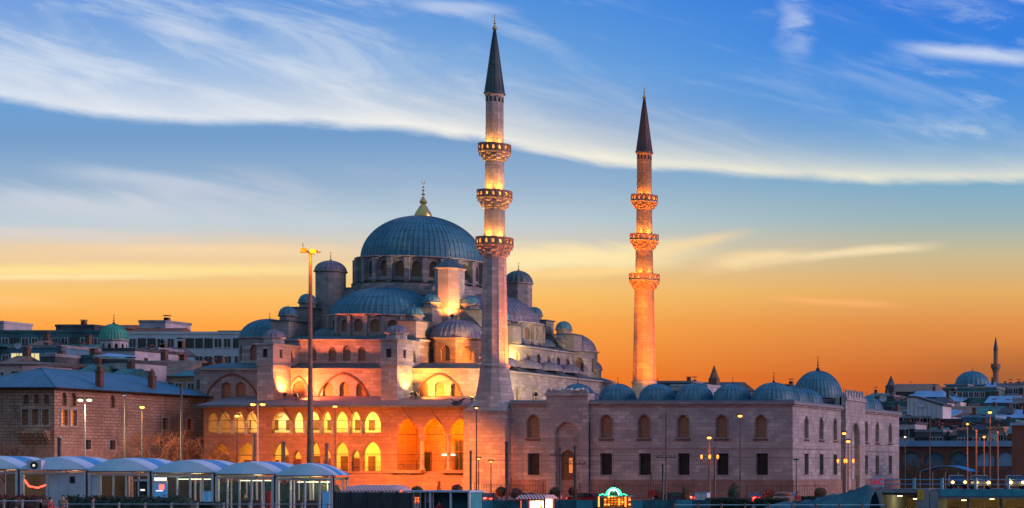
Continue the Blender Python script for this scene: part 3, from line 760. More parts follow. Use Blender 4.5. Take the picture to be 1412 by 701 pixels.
# sloped lead roof over the gallery
m = MB()
m.add([(gx0-.6, GY-.9, 11.62), (gx1+.3, GY-.9, 11.62), (gx1+.3, 236.98, 13.1), (gx0-.6, 236.98, 13.1),
       (gx0-.6, GY-.9, 11.78), (gx1+.3, GY-.9, 11.78), (gx1+.3, 236.98, 13.26), (gx0-.6, 236.98, 13.26)], [(3,2,1,0),(4,5,6,7),(0,1,5,4),(1,2,6,5),(2,3,7,6),(3,0,4,7)])
gr = m.build('gallery_roof', 'gallery_roof', mosque)
m = MB()
for px in (309, 345, 396, 445, 486, 560, 598, 640):   # raking iron props under the eaves
    x = px_(px); m.tube((x, GY-.85, 11.6), (x+1.0, GY-.02, 9.4), .035, n=5)
m.build('eaves_prop', 'dark_iron', gr)
m = MB(); m.box(gx0-.62, gx1+.32, GY-.98, GY-.905, 11.55, 11.85); m.build('gutter', 'lead_dark', gr)
# gallery lamps (inside the arcades)
for px, col_, e in ((300,YEL,130),(345,WARM,290),(388,YEL,240),(412,YEL,130),(445,YEL,310),(478,YEL,310),(512,YEL,420)):
    light('POINT', (px_(px)+1.5, 232.6, 10.7), e, col_, gw, .15)
for px, e in ((305,70),(342,200),(388,150),(434,240),(472,380),(514,440)):
    light('POINT', (px_(px)+1.5, 232.6, 7.2), e, (1,.42,.04), gw, .15)
for px, e in ((565,420),(600,1100),(637,1400)): light('POINT', (px_(px)+.8, 232.2, 9.7), e, ORANGE, gw, .15)

# ------------------------------------------------------------------ MINARETS
def minaret(cx, cy, label, capmat, sc=1.0, glow=1.0, shaftm='ashlar_pale'):
    rt = root('minaret', label, 'minaret', (cx, cy, 0), 'minarets of the great mosque')
    m = MB(); m.box(cx-2.5, cx+2.5, cy-2.5, cy+2.5, 0, 10.85); m.box(cx-2.62, cx+2.62, cy-2.62, cy+2.62, 0, 3.0)
    b = m.build('base', 'ashlar_pale', rt)
    m = MB(); m.box(cx-2.62, cx+2.62, cy-2.62, cy+2.62, 10.86, 11.1); m.build('string_course', 'ashlar', b)
    N_ = 12; o = PI/N_
    m = MB()
    # from square to polygon: chamfered taper
    r8 = 2.62
    sq = []
    for i in range(N_):
        a = o+2*PI*i/N_; q = max(abs(math.cos(a)), abs(math.sin(a))); sq.append((cx+2.5*math.cos(a)/q, cy+2.5*math.sin(a)/q, 11.1))
    lv = [sq]
    for r_, z in ((2.28, 12.2), (1.98, 13.6), (1.74, 15.0), (1.6, 16.4)): lv.append([(cx+r_*math.cos(o+2*PI*i/N_), cy+r_*math.sin(o+2*PI*i/N_), z) for i in range(N_)])
    vs = [p for l in lv for p in l]
    m.add(vs, [(j*N_+i, j*N_+(i+1)%N_, (j+1)*N_+(i+1)%N_, (j+1)*N_+i) for j in range(len(lv)-1) for i in range(N_)])
    m.build('transition', 'ashlar_pale', rt)
    m = MB(); m.lathe(cx, cy, [(1.5, 16.35), (1.72, 16.4), (1.75, 16.6), (1.62, 16.75), (1.4, 16.8)], N_, cap=False, off=o); m.build('collar', 'ashlar_pale', rt)
    m = MB(); m.lathe(cx, cy, [(1.5, 16.7), (1.27, 30.2), (1.25, 31.0)], N_, off=o)
    m.lathe(cx, cy, [(1.17, 31.0), (1.12, 36.4)], N_, off=o); m.lathe(cx, cy, [(1.06, 36.4), (1.02, 42.0)], N_, off=o); m.lathe(cx, cy, [(.98, 42.0), (.96, 49.2), (1.06, 49.3), (1.1, 49.55)], N_, off=o)
    # slim ribs on the fluted shaft
    for i in range(N_):
        a = o+2*PI*i/N_
        for r0, r1, z0, z1 in ((1.5, 1.27, 16.8, 29.6), (1.17, 1.13, 32.3, 35.4), (1.06, 1.03, 38, 41.2), (.98, .96, 43.7, 48.6)):
            m.tube((cx+r0*math.cos(a), cy+r0*math.sin(a), z0), (cx+r1*math.cos(a), cy+r1*math.sin(a), z1), .028, .025, 5)
    sh = m.build('shaft', shaftm, rt)
    m = MB()
    for i in range(N_):
        a = 2*PI*i/N_; ux, uy = math.cos(a), math.sin(a); r_ = .99
        m.prism([(cx+ux*r_*.9+uy*.1, cy+uy*r_*.9-ux*.1), (cx+ux*r_+uy*.1, cy+uy*r_-ux*.1), (cx+ux*r_-uy*.1, cy+uy*r_+ux*.1), (cx+ux*r_*.9-uy*.1, cy+uy*r_*.9+ux*.1)], 48.6, 49.15)
    m.build('window_band', 'deep_window', sh)
    for k, (zf, zp, zb, rb, rs) in enumerate(((31.2, 32.15, 29.6, 2.05, 1.27), (36.95, 37.85, 35.4, 1.92, 1.13), (42.55, 43.5, 41.25, 1.78, 1.03))):
        m = MB(); T = 5; nn = 48
        vs = []
        for j in range(T+1):
            for half in (0, 1):
                if j == T and half: continue
                f = (j/T)**1.1; rr = rs+(rb-.08-rs)*f; z = zb+(zf-.12-zb)*(j/T) if not half else zb+(zf-.12-zb)*((j+.72)/T)
                for i in range(nn):
                    ph = (i + (3 if j % 2 else 0)) % 6
                    amp = .055+.05*f; md = (amp if ph in (0, 1, 5) else -amp*.9) if (j > 0 and j < T) else 0
                    a = 2*PI*i/nn; q = rr+md+(0.05*f if half else 0); vs.append((cx+q*math.cos(a), cy+q*math.sin(a), z))
        rows = len(vs)//nn
        m.add(vs, [(j*nn+i, j*nn+(i+1)%nn, (j+1)*nn+(i+1)%nn, (j+1)*nn+i) for j in range(rows-1) for i in range(nn)])
        # hanging stalactite drops
        for i in range(16):
            a = 2*PI*(i+.5)/16
            for rr, z, h in ((rs+(rb-rs)*.45, zb+(zf-zb)*.5, .35), (rs+(rb-rs)*.85, zf-.1, .45)):
                m.tube((cx+rr*math.cos(a), cy+rr*math.sin(a), z), (cx+rr*math.cos(a), cy+rr*math.sin(a), z-h), .09, .02, 5)
        bal = m.build('balcony', shaftm, rt)
        m = MB(); m.lathe(cx, cy, [(rs-.1, zf-.13), (rb+.05, zf-.13), (rb+.1, zf-.02), (rb+.02, zf), (rs-.1, zf)], 16, cap=False, off=PI/16); m.build('floor', 'ashlar', bal)
        pm = MB()
        for i in range(16):
            A, B = PI/16+2*PI*i/16, PI/16+2*PI*(i+1)/16
            p = (cx+rb*math.cos(A), cy+rb*math.sin(A)); q = (cx+rb*math.cos(B), cy+rb*math.sin(B)); Ln = math.dist(p, q); ang = math.atan2(q[1]-p[1], q[0]-p[0])
            wall(pm, p, ang, Ln, zf, zp-.08, .07, [(Ln*.5, Ln*.34, zf+.22, zf+.5, zp-.26)], seg=3)
            pm.prism([(cx+(rb+.03)*math.cos(A)+.04*math.cos(A+PI/2), cy+(rb+.03)*math.sin(A)+.04*math.sin(A+PI/2)), (cx+(rb+.03)*math.cos(A)-.04*math.cos(A+PI/2), cy+(rb+.03)*math.sin(A)-.04*math.sin(A+PI/2)),
                (cx+(rb-.1)*math.cos(A)-.04*math.cos(A+PI/2), cy+(rb-.1)*math.sin(A)-.04*math.sin(A+PI/2)), (cx+(rb-.1)*math.cos(A)+.04*math.cos(A+PI/2), cy+(rb-.1)*math.sin(A)+.04*math.sin(A+PI/2))], zf+.002, zp-.002)
        pm.lathe(cx, cy, [(rb-.1, zp-.08), (rb+.05, zp-.08), (rb+.05, zp), (rb-.1, zp), (rb-.1, zp-.08)], 16, cap=False, off=PI/16)
        pm.build('parapet', 'ashlar_warm', bal)
        # small flood lamps standing on the balcony floor
        for a in (R(-165), R(-100), R(-35), R(40)):
            lx, ly = cx+(rb-.22)*math.cos(a), cy+(rb-.22)*math.sin(a)
            light('POINT', (lx, ly, zf+.35), 55, (1,.42,.05) if glow < 1.2 else (1,.34,.05), bal, .08)
            light('SPOT', (lx, ly, zf+.3), (520 if k < 2 else 300)*(1 if glow < 1.2 else .8), (1,.34,.03), bal, .1, (cx+(rs*.75)*math.cos(a), cy+(rs*.75)*math.sin(a), zf+2.6), 75, .9)
    m = MB(); m.lathe(cx, cy, [(1.0, 49.5), (1.2, 49.56), (1.2, 49.7), (1.08, 49.85), (.72, 52.6), (.38, 55.4), (.08, 57.6)], 24, cap=False)
    cp = m.build('cap', capmat, rt, smooth=True, angle=50)
    m = MB()
    for i in range(12):
        a = 2*PI*i/12; m.path([(cx+q*math.cos(a), cy+q*math.sin(a), z) for q, z in ((1.09, 49.85), (.73, 52.6), (.39, 55.4), (.09, 57.6))], .035, 4)
    m.build('seam', capmat, cp)
    finial(cx, cy, 57.45, 1.9, cp)
    return rt
M1 = minaret(-115.2, 229.0, 'nearest tall minaret with dark teal pointed cap and three lit balconies', 'cap_slate')
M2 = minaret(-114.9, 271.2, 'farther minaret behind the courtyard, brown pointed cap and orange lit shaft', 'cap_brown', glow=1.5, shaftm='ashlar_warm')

# ------------------------------------------------------------------ COURTYARD
cxa, cxb, cya, cyb = -112.7, -78.66, 228.0, 272.6
court = root('courtyard_building', 'long pale stone courtyard building with two rows of windows and small lead domes', 'courtyard building', ((cxa+cxb)/2, (cya+cyb)/2, 0))
HT = 12.25
def fo(px, w_, zb, zs, zt): return (X(px, cya)-cxa, w_, zb, zs, zt)
up_f = [fo(p, 1.38, 7.85, 9.85, 10.6) for p in (735, 836, 888, 942, 995, 1049)]
lo_f = [fo(p, 1.42, 3.35, 5.95, 5.95) for p in (736, 836, 889.5, 943, 996.5, 1051)]
ys = [X_ for X_ in (232.9, 238.5, 243.9, 257.0, 262.0, 268.2)]
up_s = [(y-cya-.9, 1.3, 7.85, 9.85, 10.6) for y in ys]; lo_s = [(y-cya-.9, 1.42, 3.35, 5.95, 5.95) for y in ys]
m = MB(); O1 = (cxa, cya); O2 = (cxb, cya+.9)
pf = X(782, cya)-cxa
wall(m, O1, 0, cxb-cxa, 0, 6.9, .9, lo_f); wall(m, O1, 0, cxb-cxa, 6.9, HT, .9, up_f)
wall(m, O2, PI/2, cyb-cya-1.8, 0, 6.9, .9, lo_s); wall(m, O2, PI/2, cyb-cya-1.8, 6.9, HT, .9, up_s)
m.box(cxa, cxb, cyb-.9, cyb, 0, HT); m.box(cxa, cxa+.9, cya+.9, cyb-.9, 0, 9)
cw = m.build('wall', 'ashlar_pale', court)
for Oo, ang, uo, lo in ((O1, 0, up_f, lo_f), (O2, PI/2, up_s, lo_s)):
    for op in uo:
        wn = pane(Oo, ang, op, .38).build('window', 'grille_tan', cw)
        archrim(Oo, ang, op[0], op[1]+.1, op[3], op[4]+.06, .05, .12, op[2]).build('surround', 'ashlar', wn)
        u_, n_ = uv_dir(ang); sm_ = MB(); a_, b_ = op[0]-op[1]/2-.2, op[0]+op[1]/2+.2; q_ = lambda a, d, z: (Oo[0]+u_[0]*a+n_[0]*d, Oo[1]+u_[1]*a+n_[1]*d, z)
        sm_.hexa([q_(a_,-.16,op[2]-.28), q_(b_,-.16,op[2]-.28), q_(b_,-.004,op[2]-.36), q_(a_,-.004,op[2]-.36), q_(a_,-.16,op[2]-.14), q_(b_,-.16,op[2]-.14), q_(b_,-.004,op[2]-.1), q_(a_,-.004,op[2]-.1)]); sm_.build('sill', 'brick_wall', wn)
    for op in lo:
        wn = pane(Oo, ang, op, .5).build('window', 'deep_window', cw)
        framed(Oo, ang, op, .17, .05).build('surround', 'ashlar_pale', wn); bars(Oo, ang, op, .25, 5, 8, .022).build('bars', 'dark_iron', wn)
# cornice, plinth, string course
m = MB(); m.box(cxa, cxb+.35, cya-.35, cya-.003, HT-.35, HT-.1); m.box(cxa, cxb+.2, cya-.18, cya-.004, HT-.55, HT-.351); m.box(cxb+.003, cxb+.35, cya, cyb+.3, HT-.35, HT-.1); m.box(cxb+.004, cxb+.18, cya, cyb+.2, HT-.55, HT-.351)
m.build('cornice', 'ashlar', court)
m = MB(); m.box(cxa+.2, cxb+.16, cya-.16, cya-.005, 0, 2.75); m.box(cxb+.005, cxb+.16, cya, cyb, 0, 2.75); m.build('plinth', 'podium_stone', court)
m = MB(); m.box(cxa+.2, cxb+.07, cya-.07, cya-.006, 6.55, 6.66); m.box(cxb+.006, cxb+.07, cya, cyb, 6.55, 6.66); m.build('string_course', 'ashlar', court)
m = MB(); W = 6.6; z0, z1 = HT-.099, HT+.12
m.box(cxa, cxb+.3, cya-.3, cya+W, z0, z1); m.box(cxb-W, cxb+.3, cya+W, cyb-W, z0, z1); m.box(cxa, cxb+.3, cyb-W, cyb+.25, z0, z1); m.box(cxa, cxa+W, cya+W, cyb-W, z0, z1)
cr_o = m.build('roof', 'lead_roof', court)
# inner arcade walls so that the range reads as a building from inside too
m = MB(); Li = cxb-cxa-2*W; nb = 6
ops_i = [((i+.5)*Li/nb, Li/nb-1.0, 0, 4.2, 7.0) for i in range(nb)]
wall(m, (cxa+W, cya+W-.7), 0, Li, 0, HT-.1, .69, ops_i); wall(m, (cxa+W, cyb-W), 0, Li, 0, HT-.1, .69, ops_i)
m.build('arcade', 'ashlar', court)
# small lead domes on the ranges
def sdome(cx_, cy_, r, h, zb, fin=.9, mat='lead', skirt=True, ribs=26):
    m = MB()
    if skirt: m.lathe(cx_, cy_, [(r+.35, zb-.3), (r+.3, zb), (r-.05, zb+.12)], 8, cap=False, off=R(22.5))
    m.dome(cx_, cy_, zb, r, h, ribs, rib=.045, rows=10)
    o = m.build('dome', mat, cr_o, origin=(cx_, cy_, zb), smooth=True)
    if fin: finial(cx_, cy_, zb+h-.05, fin, o, 'dark_iron')
for px, r in ((797, 2.0), (852, 2.1), (907, 2.15), (958, 2.2), (1010, 2.2)): sdome(X(px, 231.6), 231.6, r, 2.0, 12.55, .8)
sdome(X(1067, 231.8), 231.8, 2.55, 2.15, 12.55, 1.35, ribs=30)
for y in (237.4, 242.6): sdome(-82.1, y, 2.15, 1.9, 12.55, .8)
m = MB(); m.lathe(-83.0, 250.3, [(3.3, 12.3), (3.3, 13.3), (3.45, 13.4), (3.2, 13.5)], 8, cap=False, off=R(22.5)); m.build('drum', 'lead_dark', cr_o)
sdome(-83.0, 250.3, 3.15, 3.7, 13.45, 2.0, 'lead', False, 40)
for y in (258.2, 263.4, 268.6): sdome(-82.1, y, 2.15, 1.9, 12.55, .8)
for k in range(5): sdome(-106+k*5.2, 269.3, 2.0, 1.45, 12.5, .7)
for k in range(7): sdome(-109.4, 236.5+k*5.3, 2.0, 1.4, 12.5, .7, 'lead_violet')
# portal on the long side
pb0, pb1 = X(754, 227.5), X(811, 227.5)
po_ = ((X(782, 227.5)-pb0), 2.6, 0, 8.5, 9.7); 
m = MB(); wall(m, (pb0, 227.4), 0, pb1-pb0, 0, 13.2, .59, [po_])
m.box(pb0, pb1, 227.99, 229.4, 12.4, 13.2)
pt = m.build('portal', 'ashlar_pale', court)
m = MB(); O_ = (pb0, 227.75); op_ = (po_[0], 1.7, 0, 5.6, 6.4); wall(m, O_, 0, pb1-pb0, 0, 9.75, .23, [op_]); m.build('niche_wall', 'ashlar', pt)
pane(O_, 0, op_, .2, .02).build('door', 'wood_door', pt)
MB().box(pb0+po_[0]+.1, pb0+po_[0]+.5, 227.80, 227.93, 3.6, 5.4).build('lit_gap', 'win_amber', pt)
m = MB(); m.box(pb0-.1, pb1+.1, 227.2, 227.397, 12.9, 13.25)
for i in range(9):
    x = pb0+(pb1-pb0)*(i+.5)/9; m.extr([(x-.28, 227.4, 13.21), (x+.28, 227.4, 13.21), (x+.28, 227.4, 13.4), (x, 227.4, 13.85), (x-.28, 227.4, 13.4)], (0, .3, 0))
m.build('cresting', 'ashlar_pale', pt)
archrim((pb0, 227.4), 0, po_[0], 2.7, 8.5, 9.8, .05, .14, .0).build('surround', 'ashlar', pt)
# portal on the short side
p20, p21 = 246.4, 254.6
m = MB(); pp = ((p21-p20)/2, 3.1, 0, 8.4, 10.2); wall(m, (cxb+.6, p20), PI/2, p21-p20, 0, 13.5, .8, [pp]); m.box(cxb-.8, cxb+.01, p20, p21, 12.4, 13.5)
pt2 = m.build('portal', 'ashlar_pale', court)
m = MB(); O_ = (cxb-.2, p20); op_ = (pp[0], 1.9, 0, 4.9, 5.9); wall(m, O_, PI/2, p21-p20, 0, 10.3, .24, [op_]); m.build('niche_wall', 'ashlar_pale', pt2)
pane(O_, PI/2, op_, .2, .02).build('door', 'wood_door', pt2)
m = MB(); m.box(cxb+.603, cxb+.8, p20-.1, p21+.1, 13.1, 13.55)
for i in range(7):
    y = p20+(p21-p20)*(i+.5)/7; m.extr([(cxb+.3, y-.4, 13.51), (cxb+.3, y+.4, 13.51), (cxb+.3, y+.4, 13.9), (cxb+.3, y, 14.5), (cxb+.3, y-.4, 13.9)], (.28, 0, 0))
m.build('cresting', 'ashlar_pale', pt2)
archrim((cxb+.6, p20), PI/2, pp[0], 3.2, 8.4, 10.3, .06, .2, .0).build('surround', 'ashlar', pt2)

# ------------------------------------------------------------------ ROYAL PAVILION (left, brick and stone courses, hipped lead roof)
kx0, kx1, ky0, ky1 = -166.0, -155.4, 211.0, 237.4
kio = root('stone_pavilion', 'brown banded brick and stone pavilion with a blue hipped roof, left of the mosque', 'pavilion', ((kx0+kx1)/2, (ky0+ky1)/2, 0))
def kx(px): return X(px, ky0)-kx0
fr1 = [(kx(p), .72, 8.95, 10.75, 10.75) for p in (35, 49, 63)]
fr2 = [(kx(p), .62, 11.3, 12.0, 12.4) for p in (36, 50, 64)]
def kyp(px): return 155.4*F/(1990-px)-ky0-.6
sd1 = [(kyp(p), .95, 8.95, 10.75, 10.75) for p in (88.5, 101.5)]+[(kyp(p), 1.1, 8.9, 10.3, 10.3) for p in (228, 262)]
sd2 = [(kyp(p), .8, 11.2, 12.2, 12.7) for p in (88.5, 101.5, 155)]
sd3 = [(kyp(p), .95, 6.3, 7.4, 7.4) for p in (121, 155, 224)]
m = MB(); Oa = (kx0, ky0); Ob = (kx1, ky0+.6)
wall(m, Oa, 0, kx1-kx0, 0, 8.2, .6, []); wall(m, Oa, 0, kx1-kx0, 8.2, 11.0, .6, fr1); wall(m, Oa, 0, kx1-kx0, 11.0, 13.0, .6, fr2)
Ls = ky1-ky0-.6
wall(m, Ob, PI/2, Ls, 0, 8.2, .6, sd3); wall(m, Ob, PI/2, Ls, 8.2, 11.0, .6, sd1); wall(m, Ob, PI/2, Ls, 11.0, 13.0, .6, sd2)
m.box(kx0, kx0+.6, ky0+.6, ky1, 0, 13.0); m.box(kx0+.6, kx1-.6, ky1-.6, ky1, 0, 13.0)
kw = m.build('wall', 'banded_masonry', kio)
for Oo, ang, l, mt in ((Oa, 0, fr1, 'grille_tan'), (Oa, 0, fr2, 'grille_grey'), (Ob, PI/2, sd3, 'deep_window'), (Ob, PI/2, sd2, 'grille_tan')):
    for op in l:
        wn = pane(Oo, ang, op, .35).build('window', mt, kw)
        if op[4]-op[3] < .01: framed(Oo, ang, op, .12, .05).build('frame', 'ashlar_pale', wn)
for i, op in enumerate(sd1):
    wn = pane(Ob, PI/2, op, .35).build('window', 'win_amber' if i < 2 else 'grille_tan', kw); framed(Ob, PI/2, op, .14, .06).build('frame', 'ashlar_pale', wn)
    bars(Ob, PI/2, op, .25, 2, 4, .025).build('bars', 'dark_iron', wn)
m = MB()
for k in range(5): m.box(X(30,211)+.0, X(70,211)-.0+.001*k, ky0-.15-.2*k, ky0-.004, 7.0+.28*k, 7.24+.28*k)
for k in range(5):
    for q in range(9):
        x = X(30,211)+(X(70,211)-X(30,211))*(q+.5)/9; m.extr([(x-.14, ky0-.2-.2*k, 6.99+.28*k), (x, ky0-.2-.2*k, 6.8+.28*k), (x+.14, ky0-.2-.2*k, 6.99+.28*k)], (0, .15, 0))
m.build('corbel', 'banded_masonry', kio)
m = MB(); m.box(kx0-.25, kx1+.25, ky0-.25, ky1+.2, 13.0, 13.14); m.build('cornice', 'brick_wall', kio)
e = .75; zb, zr = 13.14, 15.6; xm = (kx0+kx1)/2; ya, yb = ky0-e+5.9, ky1+e-7
A, B, C_, D = (kx0-e, ky0-e), (kx1+e, ky0-e), (kx1+e, ky1+e), (kx0-e, ky1+e)
m = MB(); m.add([(*A, zb), (*B, zb), (xm, ya, zr)], [(0,1,2)]); m.add([(*C_, zb), (*D, zb), (xm, yb, zr)], [(0,1,2)]); rf = m.build('roof', 'seam_roof_x', kio)
m = MB(); m.add([(*B, zb), (*C_, zb), (xm, yb, zr), (xm, ya, zr)], [(0,1,2,3)]); m.add([(*D, zb), (*A, zb), (xm, ya, zr), (xm, yb, zr)], [(0,1,2,3)]); m.add([(*A,zb-.02),(*B,zb-.02),(*C_,zb-.02),(*D,zb-.02)], [(3,2,1,0)]); m.build('roof', 'seam_roof_y', kio)
m = MB()
for p, q in (((*B, zb), (xm, ya, zr)), ((*A, zb), (xm, ya, zr)), ((*C_, zb), (xm, yb, zr)), ((*D, zb), (xm, yb, zr)), ((xm, ya, zr), (xm, yb, zr))): m.tube(p, q, .08, n=6)
m.build('ridge', 'lead', rf)
m = MB()
for p, q in ((A, B), (B, C_)): m.tube((*p, zb-.03), (*q, zb-.03), .09, n=6)
m.build('gutter', 'dark_iron', rf)
for px, y, zt in ((137.5, 218.7, 16.1), (209.5, 228.6, 16.0)):
    x = X(px, y); m = MB(); m.box(x-.3, x+.3, y-.3, y+.3, 13.6, zt-.8); m.box(x-.37, x+.37, y-.37, y+.37, zt-.799, zt-.65)
    m.box(x-.22, x+.22, y-.22, y+.22, zt-.649, zt-.2); m.lathe(x, y, [(.3, zt-.2), (.05, zt+.25)], 8); m.build('chimney', 'brick_wall', rf)

# ------------------------------------------------------------------ floodlights on the roofs
def floodlight(x, y, z, tgt, e, color, spot, label, lens='lamp_yellow', blend=.7, size=.25, h=.5):
    r = root('floodlight', label, 'floodlight', (x, y, z), 'floodlights lighting the mosque')
    m = MB(); m.tube((x, y, z), (x, y, z+h), .05, n=6); m.box(x-.22, x+.22, y-.05, y+.05, z, z+.06); m.build('stand', 'dark_iron', r)
    d = (Vector(tgt)-Vector((x, y, z+h))).normalized(); c = Vector((x, y, z+h+.1))
    m = MB(); m.tube(c-d*.18, c+d*.12, .16, .26, 10); hd = m.build('housing', 'dark_iron', r)
    m = MB(); m.tube(c+d*.121, c+d*.14, .24, .24, 10); m.build('lens', lens, hd)
    light('SPOT', tuple(c+d*.3), e, color, r, size, tgt, spot, blend); return r
def rz(y): return 11.78+(y-229.1)*1.48/7.88
floodlight(-128.7, 235.3, rz(235.3), (-129.6, 235.2, 17), 1400, AMBER, 120, 'floodlight on the gallery roof beside the right buttress tower')
floodlight(-127.6, 234.2, rz(234.2), (-124.5, 237, 15.2), 3600, (1,.25,.02), 150, 'floodlight on the gallery roof below the wide blind arch near the minaret')
floodlight(-144.0, 234.4, rz(234.4), (-144.6, 235.6, 15.5), 2400, (1,.20,.03), 130, 'floodlight on the gallery roof beside the left buttress tower')
floodlight(-142.0, 233.4, rz(233.4), (-138.5, 237, 15.0), 4800, (1,.14,.03), 150, 'red tinted floodlight on the gallery roof under the middle blind arch')
floodlight(-120.8, 238.2, 16.9, (-124.8, 243, 19.4), 3200, (1,.30,.03), 120, 'floodlight on the lead ledge behind the near minaret')
floodlight(-128.2, 243.9, 23.3, (-130.6, 246.2, 28), 1700, (1,.20,.03), 120, 'floodlight near the corner dome aimed up at the pale weight tower')
floodlight(-120.9, 246.5, 16.9, (-124, 249, 21.5), 1500, YEL, 110, 'bright floodlight on the right flank ledge behind the near minaret')
floodlight(-108.6, 230.4, 12.7, (-115.2, 229, 24), 15000, ORANGE, 60, 'floodlight on the courtyard roof aimed at the near minaret')
floodlight(-112.2, 233.2, 12.7, (-120.2, 244, 15.0), 9000, (1,.66,.32), 110, 'floodlight on the courtyard roof corner facing the hall flank')
floodlight(-107.0, 262.0, 12.7, (-114.9, 271.2, 22), 22000, (1,.20,.0), 46, 'floodlight on the courtyard roof right of the far minaret')
floodlight(-108.0, 257.0, 12.7, (-114.9, 271.2, 33), 32000, (1,.20,.0), 40, 'floodlight on the courtyard roof aimed high at the far minaret')
floodlight(-113.5, 262.0, 12.7, (-114.9, 271.2, 42), 36000, (1,.20,.0), 34, 'floodlight on the courtyard roof aimed at the top of the far minaret')
floodlight(-119.0, 231.0, 12.2, (-115.6, 229.2, 31), 11000, ORANGE, 34, 'floodlight on the gallery roof end aimed up at the near minaret balconies')

# ------------------------------------------------------------------ CITY behind: houses on the slopes
def house(label, px0, px1, pyt, Y, dep, wallm, roofm, kind='flat', rows=2, cols=4, pyb=None, ws=(.9,1.2), winm='dark_glass', lit=(), name='house', cat='house', frames=True, roofh=1.6, gap=None, chim=0, litm='win_yellow', group='buildings of the old town behind the mosque', side=True, extras=None):
    xa, xb = X(px0, Y), X(px1, Y); zt = Z(pyt, Y); gz = hill((xa+xb)/2, Y)-2
    zbv = Z(pyb, Y) if pyb else zt-3.1*rows-.4
    h = root(name, label, cat, ((xa+xb)/2, Y+dep/2, gz), group)
    eave = zt if kind in ('flat', 'none') else zt-roofh
    m = MB(); m.box(xa, xb, Y, Y+dep, gz, eave)
    wl = m.build('wall', wallm, h)
    if kind == 'flat':
        m = MB(); m.box(xa-.12, xb+.12, Y-.12, Y+dep+.15, eave+.002, eave+.22); roofm = random.choice(('concrete', 'concrete', wallm, roofm))
        m.box(xa-.1, xb+.1, Y-.1, Y+.1, eave+.221, eave+.45); m.box(xa-.1, xa+.1, Y+.1, Y+dep+.15, eave+.221, eave+.45); m.box(xb-.1, xb+.1, Y+.1, Y+dep+.15, eave+.221, eave+.45)
        rf_ = m.build('roof', roofm, h)
    elif kind in ('gable', 'hip'):
        e = .4; m = MB(); ins = (xb-xa)*.18 if kind == 'hip' else 0; ym = Y+dep/2
        a, b, c, d = (xa-e, Y-e, eave), (xb+e, Y-e, eave), (xb+e, Y+dep+e, eave), (xa-e, Y+dep+e, eave)
        r0, r1 = (xa-e+ins, ym, zt), (xb+e-ins, ym, zt)
        m.add([a, b, c, d, r0, r1], [(0,1,5,4), (2,3,4,5), (1,2,5), (3,0,4), (3,2,1,0)]); rf_ = m.build('roof', roofm, h)
    elif kind == 'lean':
        m = MB(); m.add([(xa-.3,Y-.4,eave),(xb+.3,Y-.4,eave-.0),(xb+.3,Y+dep,zt-roofh*.2),(xa-.3,Y+dep,zt+.2),(xa-.3,Y-.4,eave+.15),(xb+.3,Y-.4,eave+.15),(xb+.3,Y+dep,zt),(xa-.3,Y+dep,zt+.4)], [(3,2,1,0),(4,5,6,7),(0,1,5,4),(1,2,6,5),(2,3,7,6),(3,0,4,7)]); rf_ = m.build('roof', roofm, h)
    for k in range(chim):
        x = xa+(xb-xa)*(.2+.6*random.random()); m = MB(); m.box(x-.35, x+.35, Y+dep*.5, Y+dep*.5+.7, eave, zt+.9+random.random()*.6); m.box(x-.45, x+.45, Y+dep*.5-.1, Y+dep*.5+.8, zt+1.5, zt+1.65); m.build('chimney', 'brick_wall', rf_)
    cw_ = (xb-xa)/cols; n = 0
    for r_ in range(rows):
        zc = eave-1.55-r_*3.0
        for c in range(cols):
            if gap and (r_, c) in gap: continue
            xc = xa+cw_*(c+.5)+random.uniform(-.06, .06)*cw_; w_, hh = ws[0]*random.uniform(.9, 1.1), ws[1]
            mt = litm if (r_, c) in lit else winm
            wn = MB().box(xc-w_/2, xc+w_/2, Y-.02, Y+.05, zc-hh/2, zc+hh/2).build('window', mt, wl)
            if frames:
                f = MB(); t_ = .09
                f.box(xc-w_/2-t_, xc-w_/2, Y-.09, Y-.003, zc-hh/2-t_, zc+hh/2+t_); f.box(xc+w_/2, xc+w_/2+t_, Y-.09, Y-.003, zc-hh/2-t_, zc+hh/2+t_)
                f.box(xc-w_/2, xc+w_/2, Y-.09, Y-.003, zc+hh/2, zc+hh/2+t_); f.box(xc-w_/2, xc+w_/2, Y-.12, Y-.003, zc-hh/2-t_, zc-hh/2)
                f.box(xc-.03, xc+.03, Y-.07, Y-.021, zc-hh/2, zc+hh/2); f.build('frame', 'frame_white' if random.random() < .6 else 'plaster_dark', wn)
    if side:
        for r_ in range(min(rows, 2)):
            for c in range(max(1, int(dep/5))):
                yc = Y+dep*(c+.5)/max(1, int(dep/5)); zc = eave-1.55-r_*3.0
                MB().box(xb-.05, xb+.02, yc-.45, yc+.45, zc-.6, zc+.6).build('window', winm, wl)
    return h, wl
def dome_on(parent, px, Y, pyt, pyb, hw, mat, fin=1, ribs=28, drumh=0, drumm='plaster_grey', n=12, wins=True):
    cx, cy = X(px, Y), Y; sec = math.sqrt(1+((VX-px)/F)**2); rr = hw*Y/F/sec; zt, zb = Z(pyt, Y), Z(pyb, Y)
    m = MB(); m.dome(cx, cy, zb, rr, zt-zb, ribs, rib=.07, rows=12)
    o = m.build('dome', mat, parent, origin=(cx, cy, zb), smooth=True)
    if fin: finial(cx, cy, zt-.1, fin, o, 'dark_iron')
    if drumh: drum(parent, cx, cy, rr*.93, zb-drumh, zb-.1, n, (rr*.22, zb-drumh*.75, zb-drumh*.42, zb-drumh*.25) if wins else None, drumm, .4, grille='deep_window', cornice=.25)
    return cx, cy, rr, zb
